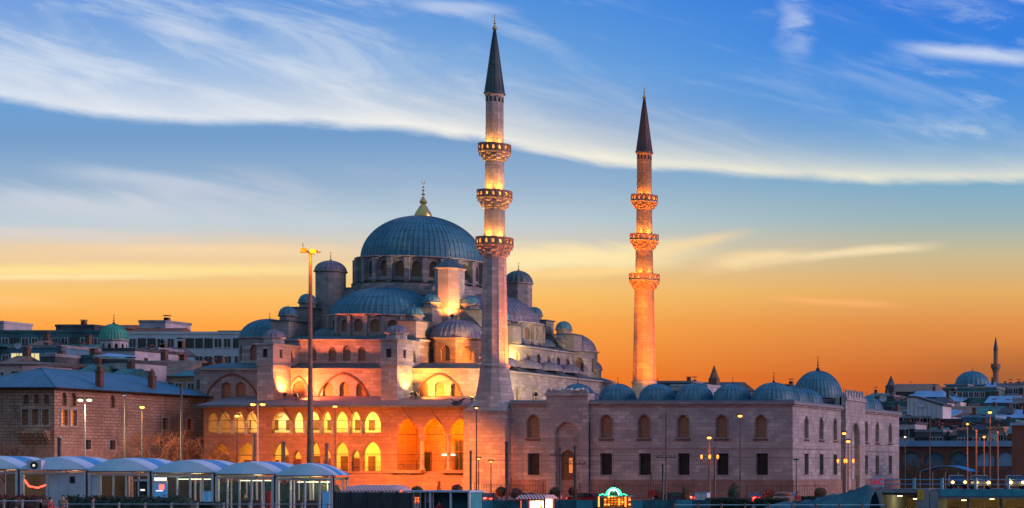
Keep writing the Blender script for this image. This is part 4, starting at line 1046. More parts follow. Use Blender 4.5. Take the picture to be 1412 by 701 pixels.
# ---- left side
h, wl = house('long dark teal office block with a flat green roof line at the far left', -40, 150, 459, 330, 14, 'plaster_teal', 'roof_dark', 'flat', 3, 14, ws=(1.1,1.2), name='office_block', cat='building')
m = MB()
m.add([(X(-40,330)-.5, 329.2, Z(478,330)), (X(150,330), 329.2, Z(480,330)), (X(150,330), 332.5, Z(461,330)), (X(-40,330)-.5, 332.5, Z(460,330))], [(0,1,2,3)]); m.build('roof_slope', 'roof_teal', h)
h, wl = house('round drum building with a bright green copper dome, left of the white apartment block', 126, 186, 484, 292, 10, 'plaster_grey', 'roof_dark', 'flat', 3, 4, ws=(.9,1.3), name='domed_building', cat='domed building')
dome_on(h, 157, 296, 447, 469, 21, 'copper_green', 1.6, 30, 2.4)
h, wl = house('white apartment block with a grid of small windows behind the domed building', 176, 334, 461, 325, 12, 'plaster_white', 'roof_dark', 'flat', 3, 12, ws=(1.15,1.5), name='apartment_block', cat='apartment block', gap={(0,5),(1,0),(1,1),(2,2)})
m = MB(); m.box(X(300,328), X(342,328), 328, 340, Z(470,328), Z(456,328)); m.box(X(281,328), X(300,328)-.01, 328, 338, Z(470,328), Z(459,328)); m.build('penthouse', 'plaster_dark', h)
house('pale grey rooftop tower block with two chimneys above the apartment roof', 192, 228, 445, 345, 7, 'plaster_grey', 'roof_dark', 'flat', 1, 2, chim=2, name='tower_block', cat='building', ws=(.9,1.1))
house('long low house with a dark red tiled roof beside the rooftop tower', 168, 232, 450, 340, 9, 'plaster_brown', 'roof_tile_red', 'gable', 2, 5, roofh=2.2)
house('dark flat roofed house on the skyline left of the copper dome', 77, 130, 451, 345, 8, 'plaster_dark', 'roof_dark', 'flat', 2, 5, chim=1)
house('small skyline house with shallow red roof just behind the copper dome', 130, 172, 446, 350, 8, 'plaster_brown', 'roof_tile_red', 'gable', 2, 4, roofh=1.0)
house('narrow pale house at the very left edge on the skyline', -14, 5, 446, 345, 7, 'plaster_grey', 'roof_dark', 'flat', 2, 1, chim=0)
house('blue painted house with three yellow lit windows on the left', 12, 84, 480, 275, 8, 'plaster_blue', 'roof_dark', 'flat', 2, 3, ws=(1.5,1.5), lit={(1-1,0),(0,1),(0,2)}, chim=1)
house('pale pink house with a low roof at the far left edge', -30, 31, 497, 248, 9, 'plaster_pink', 'roof_brown', 'lean', 2, 3, ws=(.8,1.2), roofh=.6)
house('grey plastered house between the pink house and the pavilion roof', 31, 74, 500, 255, 8, 'plaster_grey', 'roof_tile_red', 'lean', 2, 2, roofh=.8)
house('teal walled house below the copper dome, left side', 84, 128, 494, 268, 8, 'plaster_teal', 'roof_dark', 'flat', 2, 4, chim=1)
house('pale blue house with dark windows directly below the copper dome', 128, 176, 500, 262, 8, 'plaster_grey', 'roof_dark', 'flat', 2, 4)
house('small house with a bright blue tarpaulin roof left of the copper dome', 120, 152, 488, 272, 5, 'plaster_dark', 'roof_blue', 'lean', 1, 2, roofh=1.0)
house('low house with a long sloping brown roof right of the copper dome', 172, 242, 494, 276, 12, 'plaster_tan', 'roof_brown', 'gable', 2, 5, roofh=2.6, chim=1)
house('orange walled house with a teal roof beside the hall flank', 238, 272, 508, 258, 8, 'plaster_tan', 'roof_teal', 'gable', 2, 2, roofh=1.1)
house('dark shed with a blue green metal roof under the apartment block', 250, 306, 500, 285, 8, 'plaster_dark', 'roof_teal', 'gable', 1, 4, roofh=1.2)
house('tiny gabled attic house in front of the apartment block corner', 312, 326, 500, 290, 5, 'plaster_white', 'roof_teal', 'gable', 1, 1, roofh=1.2)
house('low lead roofed annex against the left flank of the mosque', 268, 300, 514, 247, 8, 'ashlar', 'lead_roof', 'flat', 1, 2, frames=False)
house('grey annex with blue roof behind the left arcade end', 336, 356, 478, 300, 8, 'plaster_dark', 'lead_roof', 'flat', 3, 4)
lc_ = [(a, b) for a in (('teal','plaster_teal'),('grey','plaster_grey'),('dark','plaster_dark'),('brown','plaster_brown'),('blue','plaster_blue')) for b in (('hipped slate roof','roof_dark','hip'),('teal metal gable','roof_teal','gable'),('flat terrace','concrete','flat'),('brown tiled roof','roof_brown','hip'))]
random.shuffle(lc_)
for k, (px0_, pyt_, Yl, wpx) in enumerate(((2,489,262,16),(56,492,263,20),(76,486,285,22),(98,474,310,16),(108,501,258,16),(176,488,300,18),(196,483,306,22),(150,507,256,20),(226,503,280,18),(258,508,268,16),(280,505,275,16),(118,484,300,14),(222,478,312,14),(38,468,325,12),(60,466,328,14))):
    (cn, cm), (rn, rm_, rk_) = lc_[k]
    house(cn+' walled house with a '+rn+' among the left old town roofs', px0_, px0_+wpx, pyt_, Yl, 6, cm, rm_, rk_, 2, 2, ws=(.8,1.0), chim=random.choice((1,1,2)), roofh=1.3, lit={(0,1)} if random.random() < .2 else (), frames=random.random() < .6)
# satellite dishes
def dish(px, py, Y, r, label):
    x, z = X(px, Y), Z(py, Y); t_ = root('satellite_dish', label, 'satellite dish', (x, Y, z-1), 'rooftop satellite dishes')
    m = MB(); m.lathe(0, 0, [(.01, 0), (r*.5, .05), (r, .2), (r, .23), (r*.5, .09), (.01, .04)], 16, cap=False)
    m.v = [(x+a, Y-c, z+b) for a, b, c in m.v]; m.build('reflector', 'panel_white', t_, smooth=True)
    m = MB(); m.tube((x, Y+.05, z), (x, Y+.05, z-1.6), .05, n=6); m.tube((x, Y, z-r*.8), (x, Y-.5, z), .02, n=4); m.build('mast', 'dark_iron', t_)
dish(26, 477, 273.5, .45, 'left satellite dish above the blue house'); dish(41, 479, 273.5, .5, 'right satellite dish above the blue house')
dish(1218, 549.5, 330, .6, 'satellite dish beside the town houses right of the courtyard'); dish(1270, 557, 345, .7, 'satellite dish on the white roofed market shed')
# ---- behind the courtyard
h, wl = house('dark gabled gothic style building with a thin spire behind the courtyard domes', 958, 1008, 525, 420, 14, 'plaster_dark', 'roof_dark', 'gable', 2, 7, name='church', cat='church', roofh=1.8)
m = MB(); xs = X(985, 418); m.box(xs-.9, xs+.9, 417, 418.8, 15, Z(522,418)); m.lathe(xs, 417.9, [(1.1, Z(522,418)), (.05, Z(504,418))], 8); m.build('spire', 'plaster_brown', h)
house('dark low house on the skyline between the far minaret and the church', 905, 955, 528, 430, 10, 'plaster_dark', 'roof_dark', 'flat', 1, 6, chim=2)
house('grey block behind the middle courtyard domes', 925, 975, 533, 390, 8, 'plaster_grey', 'roof_dark', 'flat', 1, 4)
house('small square rooftop hut with aerials behind the fifth courtyard dome', 1078, 1088, 533, 380, 4, 'plaster_dark', 'roof_dark', 'flat', 1, 1, chim=1)
# ---- right hillside, far rows first
rt_houses = [
 # px0 px1 pyt Y dep wall roof kind rows cols lit label
 (1190,1225,541,520,12,'plaster_teal','roof_teal','hip',2,4,(), 'green roofed house on the skyline left of the spired hall'),
 (1206,1232,547,470,10,'plaster_dark','roof_dark','flat',2,3,(), 'dark flat roofed house just behind the courtyard end'),
 (1252,1300,538,480,10,'plaster_blue','roof_blue','hip',2,5,((0,1),), 'house with small pale blue domed roof lights in front of the spired hall'),
 (1285,1316,536,560,12,'plaster_dark','roof_dark','flat',2,5,(), 'dark terrace on the skyline between spired hall and distant dome'),
 (1296,1318,545,500,8,'plaster_teal','roof_dark','flat',3,3,(), 'teal block left below the distant mosque dome'),
 (1320,1374,536,470,10,'plaster_teal','roof_dark','flat',3,7,((2,5),(2,6)), 'long teal block with two faintly lit windows under the distant dome'),
 (1374,1412,531,480,10,'plaster_grey','roof_dark','flat',3,5,(), 'grey block right of the distant minaret foot'),
 (1388,1440,526,540,10,'plaster_dark','roof_dark','hip',2,6,(), 'dark hipped roof house on the skyline at the right edge'),
 (1360,1400,545,430,9,'plaster_blue','roof_blue','gable',2,5,(), 'blue gabled house below the distant minaret'),
 (1396,1430,551,410,9,'plaster_grey','roof_dark','flat',3,4,((1,1),), 'grey balcony block at the right edge, mid slope'),
 (1210,1252,556,420,9,'plaster_teal','roof_teal','flat',2,6,(), 'long low dark green terrace above the courtyard end'),
 (1300,1360,559,400,9,'plaster_brown','roof_brown','hip',2,7,((0,3),), 'wide brown roofed house with a lit dormer in the middle of the right slope'),
 (1344,1384,560,392,8,'plaster_teal','roof_teal','gable',3,5,(), 'teal gabled house right of the wide brown roof'),
 (1378,1425,565,380,9,'plaster_dark','roof_blue','lean',3,5,(), 'dark house with a steel blue lean-to roof at the right edge'),
 (1238,1270,570,360,8,'plaster_grey','roof_dark','flat',3,4,(), 'grey house right behind the courtyard corner'),
 (1246,1284,577,345,8,'plaster_teal','roof_teal','flat',3,4,(), 'teal house with pale bands left of the red building'),
 (1283,1330,581,340,9,'plaster_red','roof_dark','flat',3,5,(), 'dark red building with pale framed windows on the right slope'),
 (1328,1372,576,335,8,'plaster_blue','roof_blue','flat',3,4,((1,1),), 'blue house with one green white lit window'),
 (1368,1400,582,330,8,'plaster_dark','roof_teal','flat',3,3,(), 'dark house between the blue house and the brick wall'),
 (1234,1262,585,320,7,'plaster_grey','roof_dark','flat',3,3,(), 'narrow grey house in front of the teal house'),
 (1262,1300,596,315,7,'plaster_dark','roof_dark','flat',3,4,(), 'dark low house above the blue market roof, left'),
 (1320,1362,597,312,7,'plaster_teal','roof_dark','flat',3,4,(), 'dark teal low house above the blue market roof, middle'),
]
for (a, b, t_, Y_, d_, wm, rm, k_, r_, c_, lit, lb) in rt_houses:
    house(lb, a, b, t_, Y_, d_, wm, rm, k_, r_, c_, lit=set(lit), chim=random.choice((0,1,1,2)), ws=(1.1,1.3), litm='win_green' if 'green white' in lb else 'win_yellow', roofh=1.8)
cols_ = (('teal','plaster_teal'),('grey','plaster_grey'),('dark','plaster_dark'),('brown','plaster_brown'),('blue','plaster_blue'),('pale','plaster_white'),('tan','plaster_tan'))
rfs_ = (('low hipped slate roof','roof_dark','hip'),('teal metal gable','roof_teal','gable'),('flat terrace roof','concrete','flat'),('red tiled roof','roof_tile_red','hip'),('steel blue lean-to roof','roof_blue','lean'))
combos_ = [(a, b) for a in cols_ for b in rfs_]; random.shuffle(combos_)
bands_ = ((570, 535, 10, 'high on the right slope'), (470, 549, 9, 'half way up the right slope'), (385, 568, 9, 'on the lower right slope'), (325, 590, 7, 'at the foot of the right slope'))
ci_ = 0
for (Yb, pyb_, nb_, words) in bands_:
    for k in range(nb_):
        (cn, cm), (rn, rm_, rk_) = combos_[ci_ % len(combos_)]; ci_ += 1
        px0_ = 1215+(1412-1215)*(k+random.uniform(.05,.5))/nb_; wpx = random.uniform(15, 24)
        house(cn+' walled house with a '+rn+' '+words, px0_, px0_+wpx, pyb_+random.uniform(-5, 6)-(4 if px0_ > 1340 else 0), Yb+random.uniform(-14, 14), 7, cm, rm_, rk_, 3, 3, ws=(.9,1.1), chim=random.choice((0,1,1)), roofh=1.5, lit={(1,1)} if random.random() < .3 else (), frames=random.random() < .6)
# spired hall
h, wl = house('long dark hall with a thin spire at its left corner on the skyline', 1228, 1284, 528, 540, 14, 'plaster_dark', 'roof_brown', 'gable', 2, 7, name='hall', cat='hall', roofh=2.6)
m = MB(); xs = X(1229, 539); m.box(xs-1.2, xs+1.2, 537.5, 540, 20, Z(532,539)); m.lathe(xs, 538.7, [(1.3, Z(532,539)), (.05, Z(518,539))], 8); m.build('spire', 'plaster_dark', h)
# white market shed roof sloping
def shed_roof():
    Y = 345; t_ = root('market_shed', 'long white walled shed with a sloping parapet on the right slope', 'shed', (X(1275,Y), Y, hill(X(1275,Y), Y)), 'buildings of the old town behind the mosque')
    m = MB(); xa, xb = X(1251,Y), X(1300,Y); za, zb_, zc = Z(548,Y), Z(560,Y), Z(570,Y)
    m.extr([(xa, Y, zc-6), (xb, Y, zc-6), (xb, Y, zb_), (xa+1.5, Y, za), (xa, Y, za)], (0, 6, 0)); wl_ = m.build('wall', 'plaster_white', t_)
    for k in range(8):
        x = xa+(xb-xa)*(k+.5)/8; MB().box(x-.05, x+.05, Y-.08, Y-.003, zc-5, za-(za-zb_)*(k+.5)/8-.3).build('pilaster', 'plaster_grey', wl_)
    m = MB(); m.extr([(xa-.3, Y-.3, za+.01), (xa+1.5, Y-.3, za+.01), (xb+.3, Y-.3, zb_+.01), (xb+.3, Y-.3, zb_+.25), (xa+1.5, Y-.3, za+.25), (xa-.3, Y-.3, za+.25)], (0, 6.5, 0)); m.build('roof', 'roof_dark', t_)
shed_roof()
# distant mosque
Y = 600; xm_ = X(1341, Y)
dm_ = root('distant_mosque', 'distant domed mosque on the right skyline beside its single minaret', 'mosque', (xm_, Y, hill(xm_, Y)))
m = MB(); m.box(X(1312,Y), X(1372,Y), Y-7, Y+9, hill(xm_, Y)-3, Z(533,Y)); m.build('wall', 'ashlar', dm_)
m = MB(); m.box(X(1310,Y), X(1374,Y), Y-7.4, Y+9.4, Z(533,Y)+.01, Z(532,Y)+.2); m.build('roof', 'roof_blue', dm_)
dome_on(dm_, 1341, Y, 512, 531, 24, 'lead', 1.6, 24, 1.8, 'ashlar', 12)
Y = 590; mx_, my_ = X(1373, Y), Y
dmin = root('distant_minaret', 'slim distant minaret with one balcony on the right skyline', 'minaret', (mx_, my_, hill(mx_, my_)))
s_ = Y/F/1.02
m = MB(); m.lathe(mx_, my_, [(6*s_, 18), (6*s_, Z(530,Y)), (4.2*s_, Z(524,Y)), (3.6*s_, Z(505,Y)), (3.2*s_, Z(504,Y)), (3*s_, Z(484,Y))], 12); m.build('shaft', 'ashlar_warm', dmin)
m = MB(); m.lathe(mx_, my_, [(3.6*s_, Z(515,Y)), (5.2*s_, Z(510,Y)), (7*s_, Z(507,Y)), (7*s_, Z(502,Y)), (6.2*s_, Z(502,Y)), (6.2*s_, Z(504,Y)), (3*s_, Z(504,Y))], 12, cap=False); m.build('balcony', 'ashlar_warm', dmin)
m = MB(); m.lathe(mx_, my_, [(3.6*s_, Z(484,Y)), (.1, Z(465,Y))], 12, cap=False); cc_ = m.build('cap', 'cap_slate', dmin)
# blue roofed arcaded market hall and brick building at the right edge
Y = 296
mk = root('market_hall', 'long arcaded brick market hall with a flat pale blue roof on the right', 'market hall', (X(1320,Y), Y, 0))
xa, xb = X(1236,Y), X(1398,Y); m = MB(); zt_ = Z(616,Y)
ops = [((X(p,Y)-xa), 3.0, Z(643,Y), Z(633,Y), Z(623,Y)) for p in (1256,1288,1322,1358,1386)]
wall(m, (xa, Y), 0, xb-xa, -1, zt_, .6, ops); m.box(xa, xb, Y+9.4, Y+10, -1, zt_); m.box(xb-.6, xb, Y+.6, Y+9.4, -1, zt_); m.box(xa, xa+.6, Y+.6, Y+9.4, -1, zt_)
mw = m.build('wall', 'brick_wall', mk)
for i, op in enumerate(ops): pane((xa, Y), 0, op, .4).build('window', 'roof_blue' if i > 2 else 'plaster_blue', mw)
m = MB(); m.box(xa-.4, xb+.3, Y-.5, Y+10.4, zt_+.01, Z(608,Y)); m.build('roof', 'roof_blue', mk)
Y = 262
bb = root('brick_building', 'tall dark brick building cut by the right edge', 'building', (X(1420,Y), Y, 0))
xa = X(1395,Y); m = MB(); m.box(xa, xa+8, Y, Y+10, 0, Z(587,Y)); bw_ = m.build('wall', 'brick_wall', bb)
m = MB(); m.box(xa-.25, xa+8.2, Y-.25, Y+10.2, Z(587,Y)+.01, Z(583,Y)); m.build('roof', 'roof_blue', bb)
for k in range(2):
    for j in range(2): MB().box(xa+2.2+k*2.6, xa+3.3+k*2.6, Y-.02, Y+.05, 4+j*3, 5.5+j*3).build('window', 'dark_glass', bw_)
# low pale vaulted shelter in front of the market
Y = 262
sh_ = root('vaulted_shelter', 'low curved teal blue shelter roof in front of the market hall', 'shelter', (X(1302,Y), Y, 0))
m = MB(); xa, xb = X(1268,Y), X(1338,Y); K = 14
for k in range(K):
    def zz(q): return Z(650,Y)+(Z(642,Y)-Z(650,Y))*math.sin(PI*q/K)
    a, b = xa+(xb-xa)*k/K, xa+(xb-xa)*(k+1)/K
    m.hexa([(a,Y,zz(k)-.1),(b,Y,zz(k+1)-.1),(b,Y+5,zz(k+1)-.1),(a,Y+5,zz(k)-.1),(a,Y,zz(k)),(b,Y,zz(k+1)),(b,Y+5,zz(k+1)),(a,Y+5,zz(k))])
m.build('roof', 'membrane_blue', sh_)
m = MB()
for k in range(5): x = xa+(xb-xa)*k/4; m.tube((x, Y+.3, 0), (x, Y+.3, Z(650,Y)-.1), .07, n=6)
m.build('post', 'pole_pale', sh_)
for i, (px, py, Y_, mt) in enumerate(((1248.5,601.5,300,'lamp_yellow'),(1195+0,536,330,'lamp_yellow'),(1367,593,325,'lamp_orange'))):
    pass

# ------------------------------------------------------------------ TREES
def tree(px, Y, ht, spread, label, leaf='leaf_dark', bare=False, trunk=.18, base=0, cat='tree', name='tree', n=900, group=None, sz=.16):
    x = X(px, Y); r = root(name, label, cat, (x, Y, base), group)
    m = MB(); th = ht*.35
    m.tube((x, Y, base), (x+.1, Y, base+th), trunk, trunk*.7, 8)
    tips = []
    def grow(p, d, ln, rad, lev):
        q = p+d*ln; m.tube(p, q, rad, rad*.65, 5)
        if lev == 0: tips.append(q); return
        for _ in range(3 if lev > 1 else (4 if bare else 3)):
            nd = (d+Vector((random.gauss(0,.55), random.gauss(0,.55), random.gauss(.12,.3)))).normalized()
            grow(q, nd, ln*random.uniform(.6,.85), rad*.62, lev-1)
        tips.append(q)
    for k in range(5):
        a = 2*PI*k/5+random.random(); d = Vector((math.cos(a)*spread/ht*1.3, math.sin(a)*spread/ht*1.3, 1)).normalized()
        grow(Vector((x+.1*random.random(), Y, base+th*random.uniform(.75,1))), d, ht*.22, trunk*.5, 4 if bare else 2)
    m.build('trunk', 'bark', r)
    if not bare:
        c = MB(); per = max(6, n//max(1, len(tips)))
        for q in tips: c.leaves(q, (spread*.3, spread*.3, ht*.13), per, sz, shell=.1)
        c.leaves((x, Y, base+ht*.68), (spread, spread, ht*.33), n//2, sz, shell=.55)
        c.build('crown', leaf, r)
    return r
tree(222, 206, 9.0, 4.2, 'large bare tree in front of the pavilion side wall', bare=True, trunk=.22)
tree(268, 209, 8.0, 3.6, 'bare tree between the pavilion and the left arcade', bare=True, trunk=.2)
tree(8, 205, 7.5, 3.2, 'bare tree at the left edge before the pavilion front', bare=True, trunk=.2)
tree(190, 209, 7.0, 3.0, 'smaller bare tree by the pavilion side wall', bare=True, trunk=.16)
tree(303, 226, 6.2, 1.9, 'small golden lit tree in front of the leftmost lower arch', 'leaf_lit_gold', n=900, trunk=.12, sz=.11)
tree(1262, 285, 6.5, 3.2, 'bare tree left of the market hall arches', bare=True); tree(1300, 288, 6.0, 3.0, 'bare tree in front of the market hall middle arch', bare=True)
def bush(px, pyt, w_, Y, label, leaf='leaf_dark', base=0, shape='round'):
    x = X(px, Y); zt = Z(pyt, Y); r = root('bush', label, 'bush', (x, Y, base), 'clipped bushes before the courtyard wall')
    rad = w_*Y/F/2
    m = MB(); m.tube((x, Y, base), (x, Y, max(base+.3, zt-rad)), .06, .04, 6); m.build('trunk', 'bark', r)
    c = MB(); hz_ = rad if shape == 'round' else (zt-base)*.5; cz = zt-hz_
    c.ball((x, Y, cz), rad*.8, 12, hz_/rad, .12); c.leaves((x, Y, cz), (rad, rad, hz_), 700, .07, shell=.75); c.build('crown', leaf, r)
bush(691, 671, 14, 206, 'reddish round clipped bush by the minaret base, left', 'leaf_olive'); bush(712, 673, 16, 205, 'reddish oval clipped bush just left of the red kiosk', 'leaf_red')
bush(765, 672, 15, 206, 'olive round clipped bush left of the portal poles', 'leaf_olive'); bush(790, 672, 12, 205, 'dark red ball shaped bush at the foot of the portal pole', 'leaf_red')
bush(907, 675, 13, 206, 'dark red ball bush beside the round red sign', 'leaf_red'); bush(945, 671, 11, 206, 'narrow brownish bush left of the blue cabinet', 'leaf_olive', shape='tall')
bush(1012, 665, 17, 198, 'tall dark green cone shaped bush in front of the courtyard wall', 'leaf_dark', shape='tall'); bush(1061, 674, 14, 206, 'flat reddish bush under the last courtyard window', 'leaf_red')
bush(1131, 672, 17, 208, 'olive round bush near the courtyard corner', 'leaf_olive'); bush(575, 670, 16, 206, 'dark bush right of the striped awning', 'leaf_olive'); bush(630, 668, 14, 206, 'dark red dome bush below the porch column', 'leaf_red')

# ------------------------------------------------------------------ STREET LAMPS and poles
LG = 'street lamps and poles along the road'
def lamp(px, pyt, Y, label, heads=((0,),), lit='lamp_orange', pole='pole_paint', r=.08, col=ORANGE, e=900, size=.22, base=0, double=False, armlen=.5, tgt=(0, 5, 3.5), cone=150):
    x = X(px, Y); zt = Z(pyt, Y); t_ = root('street_lamp', label, 'street lamp', (x, Y, base), LG)
    m = MB(); m.lathe(x, Y, [(r*2.2, base), (r*2.2, base+.5), (r*1.3, base+.7), (r*1.15, base+1.2), (r*.75, zt)], 10); m.build('pole', pole, t_, smooth=True)
    for s_ in ((-1, 1) if double else (1,)):
        if double:
            m = MB(); m.path([(x, Y, zt-.15), (x+s_*armlen*.6, Y, zt+.12), (x+s_*armlen, Y, zt+.1)], .04, 6); m.build('arm', pole, t_)
        hx = x+s_*armlen if double else x; hz = zt+.1
        m = MB(); m.add([(hx-.32, Y-.16, hz), (hx+.32, Y-.16, hz), (hx+.32, Y+.16, hz), (hx-.32, Y+.16, hz), (hx-.2, Y-.1, hz+.16), (hx+.2, Y-.1, hz+.16), (hx+.2, Y+.1, hz+.16), (hx-.2, Y+.1, hz+.16)], [(3,2,1,0),(4,5,6,7),(0,1,5,4),(1,2,6,5),(2,3,7,6),(3,0,4,7)])
        hd = m.build('lamp_head', 'dark_iron', t_)
        if lit:
            m = MB(); m.ball((hx, Y, hz-.1), size, 12, .6); m.build('bulb', lit, hd, smooth=True)
            light('SPOT', (hx, Y+.1, hz-.5), e*2.4, col, hd, .25, (hx+tgt[0], Y+tgt[1], tgt[2]), cone, 1.0)
        else:
            MB().ball((hx, Y, hz-.06), .2, 10, .5).build('bulb', 'panel_white', hd, smooth=True)
    return t_
lamp(117, 552, 190, 'twin headed lamp with two yellow white bulbs in front of the brown pavilion', double=True, lit='lamp_white', pole='pole_pale', col=(1,.72,.38), e=1100, armlen=.45, r=.07)
lamp(172, 546, 195, 'unlit dark pole in front of the pavilion side wall', lit=None, r=.09)
lamp(196, 562, 196, 'single orange lamp on a dark pole before the bare tree', e=3600)
lamp(327, 574, 212, 'single orange lamp in front of the third upper arch from the left', tgt=(0, 15, 0), cone=120, e=2600)
lamp(355.5, 558, 212, 'twin orange lamps between the left and middle arches', double=True, tgt=(0, 15, 0), cone=120, e=2000, pole='pole_pale', armlen=.55, size=.26)
lamp(462, 561, 214, 'slim orange lamp right of the tall mast before the arcade', e=6800, tgt=(5, 15, -1.0), cone=90, pole='pole_brown')
lamp(657, 563, 214, 'tall thin lamp at the left edge of the near minaret base', lit='lamp_orange', tgt=(-11, 15, 1.0), cone=66, e=3600, size=.15, r=.07)
lamp(660, 633, 214, 'short orange lamp in front of the near minaret base, left', e=110, size=.14, pole='pole_brown', r=.07)
lamp(677, 637, 212, 'short orange lamp in front of the near minaret base, right', e=90, size=.13, pole='pole_brown', r=.06)
lamp(978, 604, 200, 'ornate orange lamp between two courtyard windows', e=70, pole='pole_brown', r=.1)
lamp(1020.5, 574, 200, 'tall slim orange lamp before the courtyard wall', e=60, r=.06)
lamp(1164, 598, 212, 'orange lamp left of the courtyard side portal', e=90, r=.07); lamp(1169.5, 609, 208, 'lower orange lamp close to the courtyard side portal', e=90, pole='pole_brown', r=.08)
lamp(1365, 569, 225, 'tall bright orange lamp at the right edge of the town', e=500, size=.24, pole='pole_brown', r=.11)
lamp(1334, 585, 230, 'hooded orange lamp in front of the blue house', e=200, size=.16, pole='pole_brown'); lamp(1357, 603, 228, 'small hooded orange lamp left of the tall right lamp', e=200, size=.16, pole='pole_brown')
lamp(1248, 603, 240, 'pale yellow lamp just right of the courtyard corner', e=200, lit='lamp_white', size=.12, col=WARM)
lamp(1098, 636, 200, 'short unlit lamp at the courtyard corner', lit=None, r=.06)
# more arms on the ornate lamp
def deco(px, py, Y, label):
    x, z = X(px, Y), Z(py, Y); t_ = root('ornate_lamp', label, 'street lamp', (x, Y, 0), LG)
    m = MB(); m.lathe(x, Y, [(.2, 0), (.2, .8), (.1, 1), (.07, z)], 10); m.build('pole', 'pole_brown', t_, smooth=True)
    for k in range(4):
        a = PI/2*k+.4; m = MB(); m.path([(x, Y, z-1.2), (x+.5*math.cos(a), Y+.5*math.sin(a), z-1.35), (x+.8*math.cos(a), Y+.8*math.sin(a), z-.9)], .035, 5); ar = m.build('arm', 'pole_brown', t_)
        q = MB(); q.lathe(x+.8*math.cos(a), Y+.8*math.sin(a), [(.04, z-.85), (.10, z-.75), (.13, z-.52), (.03, z-.4)], 8); q.build('lantern', 'glow_orange', ar)
    light('POINT', (x, Y, z-.2), 60, ORANGE, t_, .3)
deco(978.5, 622, 199, 'cluster of orange lanterns on an ornate pole before the courtyard wall'); deco(1166, 628, 205, 'cluster of orange lanterns by the courtyard side portal')
# tall mast
x, Y = X(428, 190), 190
ms = root('floodlight_mast', 'very tall mast with golden floodlights, left of the great dome', 'mast', (x, Y, 0))
m = MB(); m.lathe(x, Y, [(.42, 0), (.38, 1), (.21, 12), (.14, Z(350,Y))], 14); m.build('pole', 'pole_brown', ms, smooth=True)
m = MB(); zt = Z(348,Y); m.tube((x-1.0, Y, zt), (x+1.0, Y, zt), .06, n=6); m.tube((x, Y-.7, zt-.1), (x, Y+.7, zt-.1), .06, n=6); br_ = m.build('bracket', 'dark_iron', ms)
for dx_, dz_, mt in ((-.55, .2, 0), (.42, .08, 0)):
    m = MB(); m.add([(x+dx_-.3,Y-.25,zt+dz_-.2),(x+dx_+.3,Y-.25,zt+dz_-.2),(x+dx_+.3,Y+.2,zt+dz_-.15),(x+dx_-.3,Y+.2,zt+dz_-.15),(x+dx_-.3,Y-.25,zt+dz_+.2),(x+dx_+.3,Y-.25,zt+dz_+.2),(x+dx_+.2,Y+.2,zt+dz_+.1),(x+dx_-.2,Y+.2,zt+dz_+.1)], [(3,2,1,0),(4,5,6,7),(0,1,5,4),(1,2,6,5),(2,3,7,6),(3,0,4,7)])
    hd = m.build('floodlight', 'yellow_paint', br_)
m = MB(); m.tube((x-.75, Y, zt+.3), (x-.75, Y, zt+.95), .03, n=5); m.build('aerial', 'dark_iron', br_)
light('POINT', (x+.6, Y-1.1, zt-.6), 500, ORANGE, ms, .25); light('POINT', (x-.9, Y-1.2, zt+.1), 60, ORANGE, ms, .2)
# plain poles
def pole(px, pyt, Y, r, label, mat='pole_paint', cross=None, base=0, cap=True):
    x = X(px, Y); zt = Z(pyt, Y); t_ = root('pole', label, 'pole', (x, Y, base), LG)
    m = MB(); m.lathe(x, Y, [(r*1.7, base), (r*1.7, base+.4), (r*1.05, base+.5), (r, zt)], 10); m.build('shaft', mat, t_, smooth=True)
    if cap: m = MB(); m.lathe(x, Y, [(r*1.35, zt), (r*1.35, zt+.12), (.02, zt+.3)], 10); m.build('top_cap', mat, t_)
    if cross:
        zc = Z(cross, Y); m = MB(); m.tube((x-1.1, Y, zc), (x+1.1, Y, zc), .045, n=6); m.tube((x-.9, Y, zc+.05), (x, Y, zc+.6), .025, n=5)
        for s in (-1, -.5, .5, 1): m.tube((x+s, Y, zc), (x+s, Y, zc+.22), .05, .03, 6)
        m.build('cross_arm', 'dark_iron', t_)
pole(250, 532, 196, .10, 'tall dark pole at the right end of the pavilion', cap=True); pole(82, 606, 188, .17, 'short thick dark post left of the twin headed lamp')
pole(350, 602, 205, .17, 'thick dark post in front of the pointed lower arch'); pole(390.5, 612, 205, .20, 'thick dark post left of the tall mast'); pole(450.5, 614, 205, .17, 'thick dark post just left of the slim orange lamp', 'pole_brown')
pole(649, 625, 190, .1, 'dark post left of the near minaret lamps'); pole(699, 612, 206, .16, 'thick dark post on the right side of the near minaret base'); pole(772.5, 620, 207, .1, 'post left of the courtyard portal', cross=628)
pole(793, 618, 206, .14, 'thick post right of the courtyard portal', cross=640); pole(918.5, 573, 202, .07, 'tall thin pole with a cross arm before the courtyard wall', cross=631); pole(914, 643, 195, .1, 'short post left of the tall thin pole')
pole(898, 655, 200, .05, 'slim post with the round red sign'); pole(985.5, 620, 204, .1, 'dark post right of the lantern cluster'); pole(1185, 618, 215, .08, 'pole right of the courtyard side portal', 'pole_brown')
pole(1282, 578, 232, .08, 'thin dark pole rising from the bridge', base=0); pole(1376, 598, 226, .09, 'dark pole right of the tall right lamp', 'pole_brown'); pole(1346, 596, 226, .12, 'brown pole left of the tall right lamp', 'pole_brown')
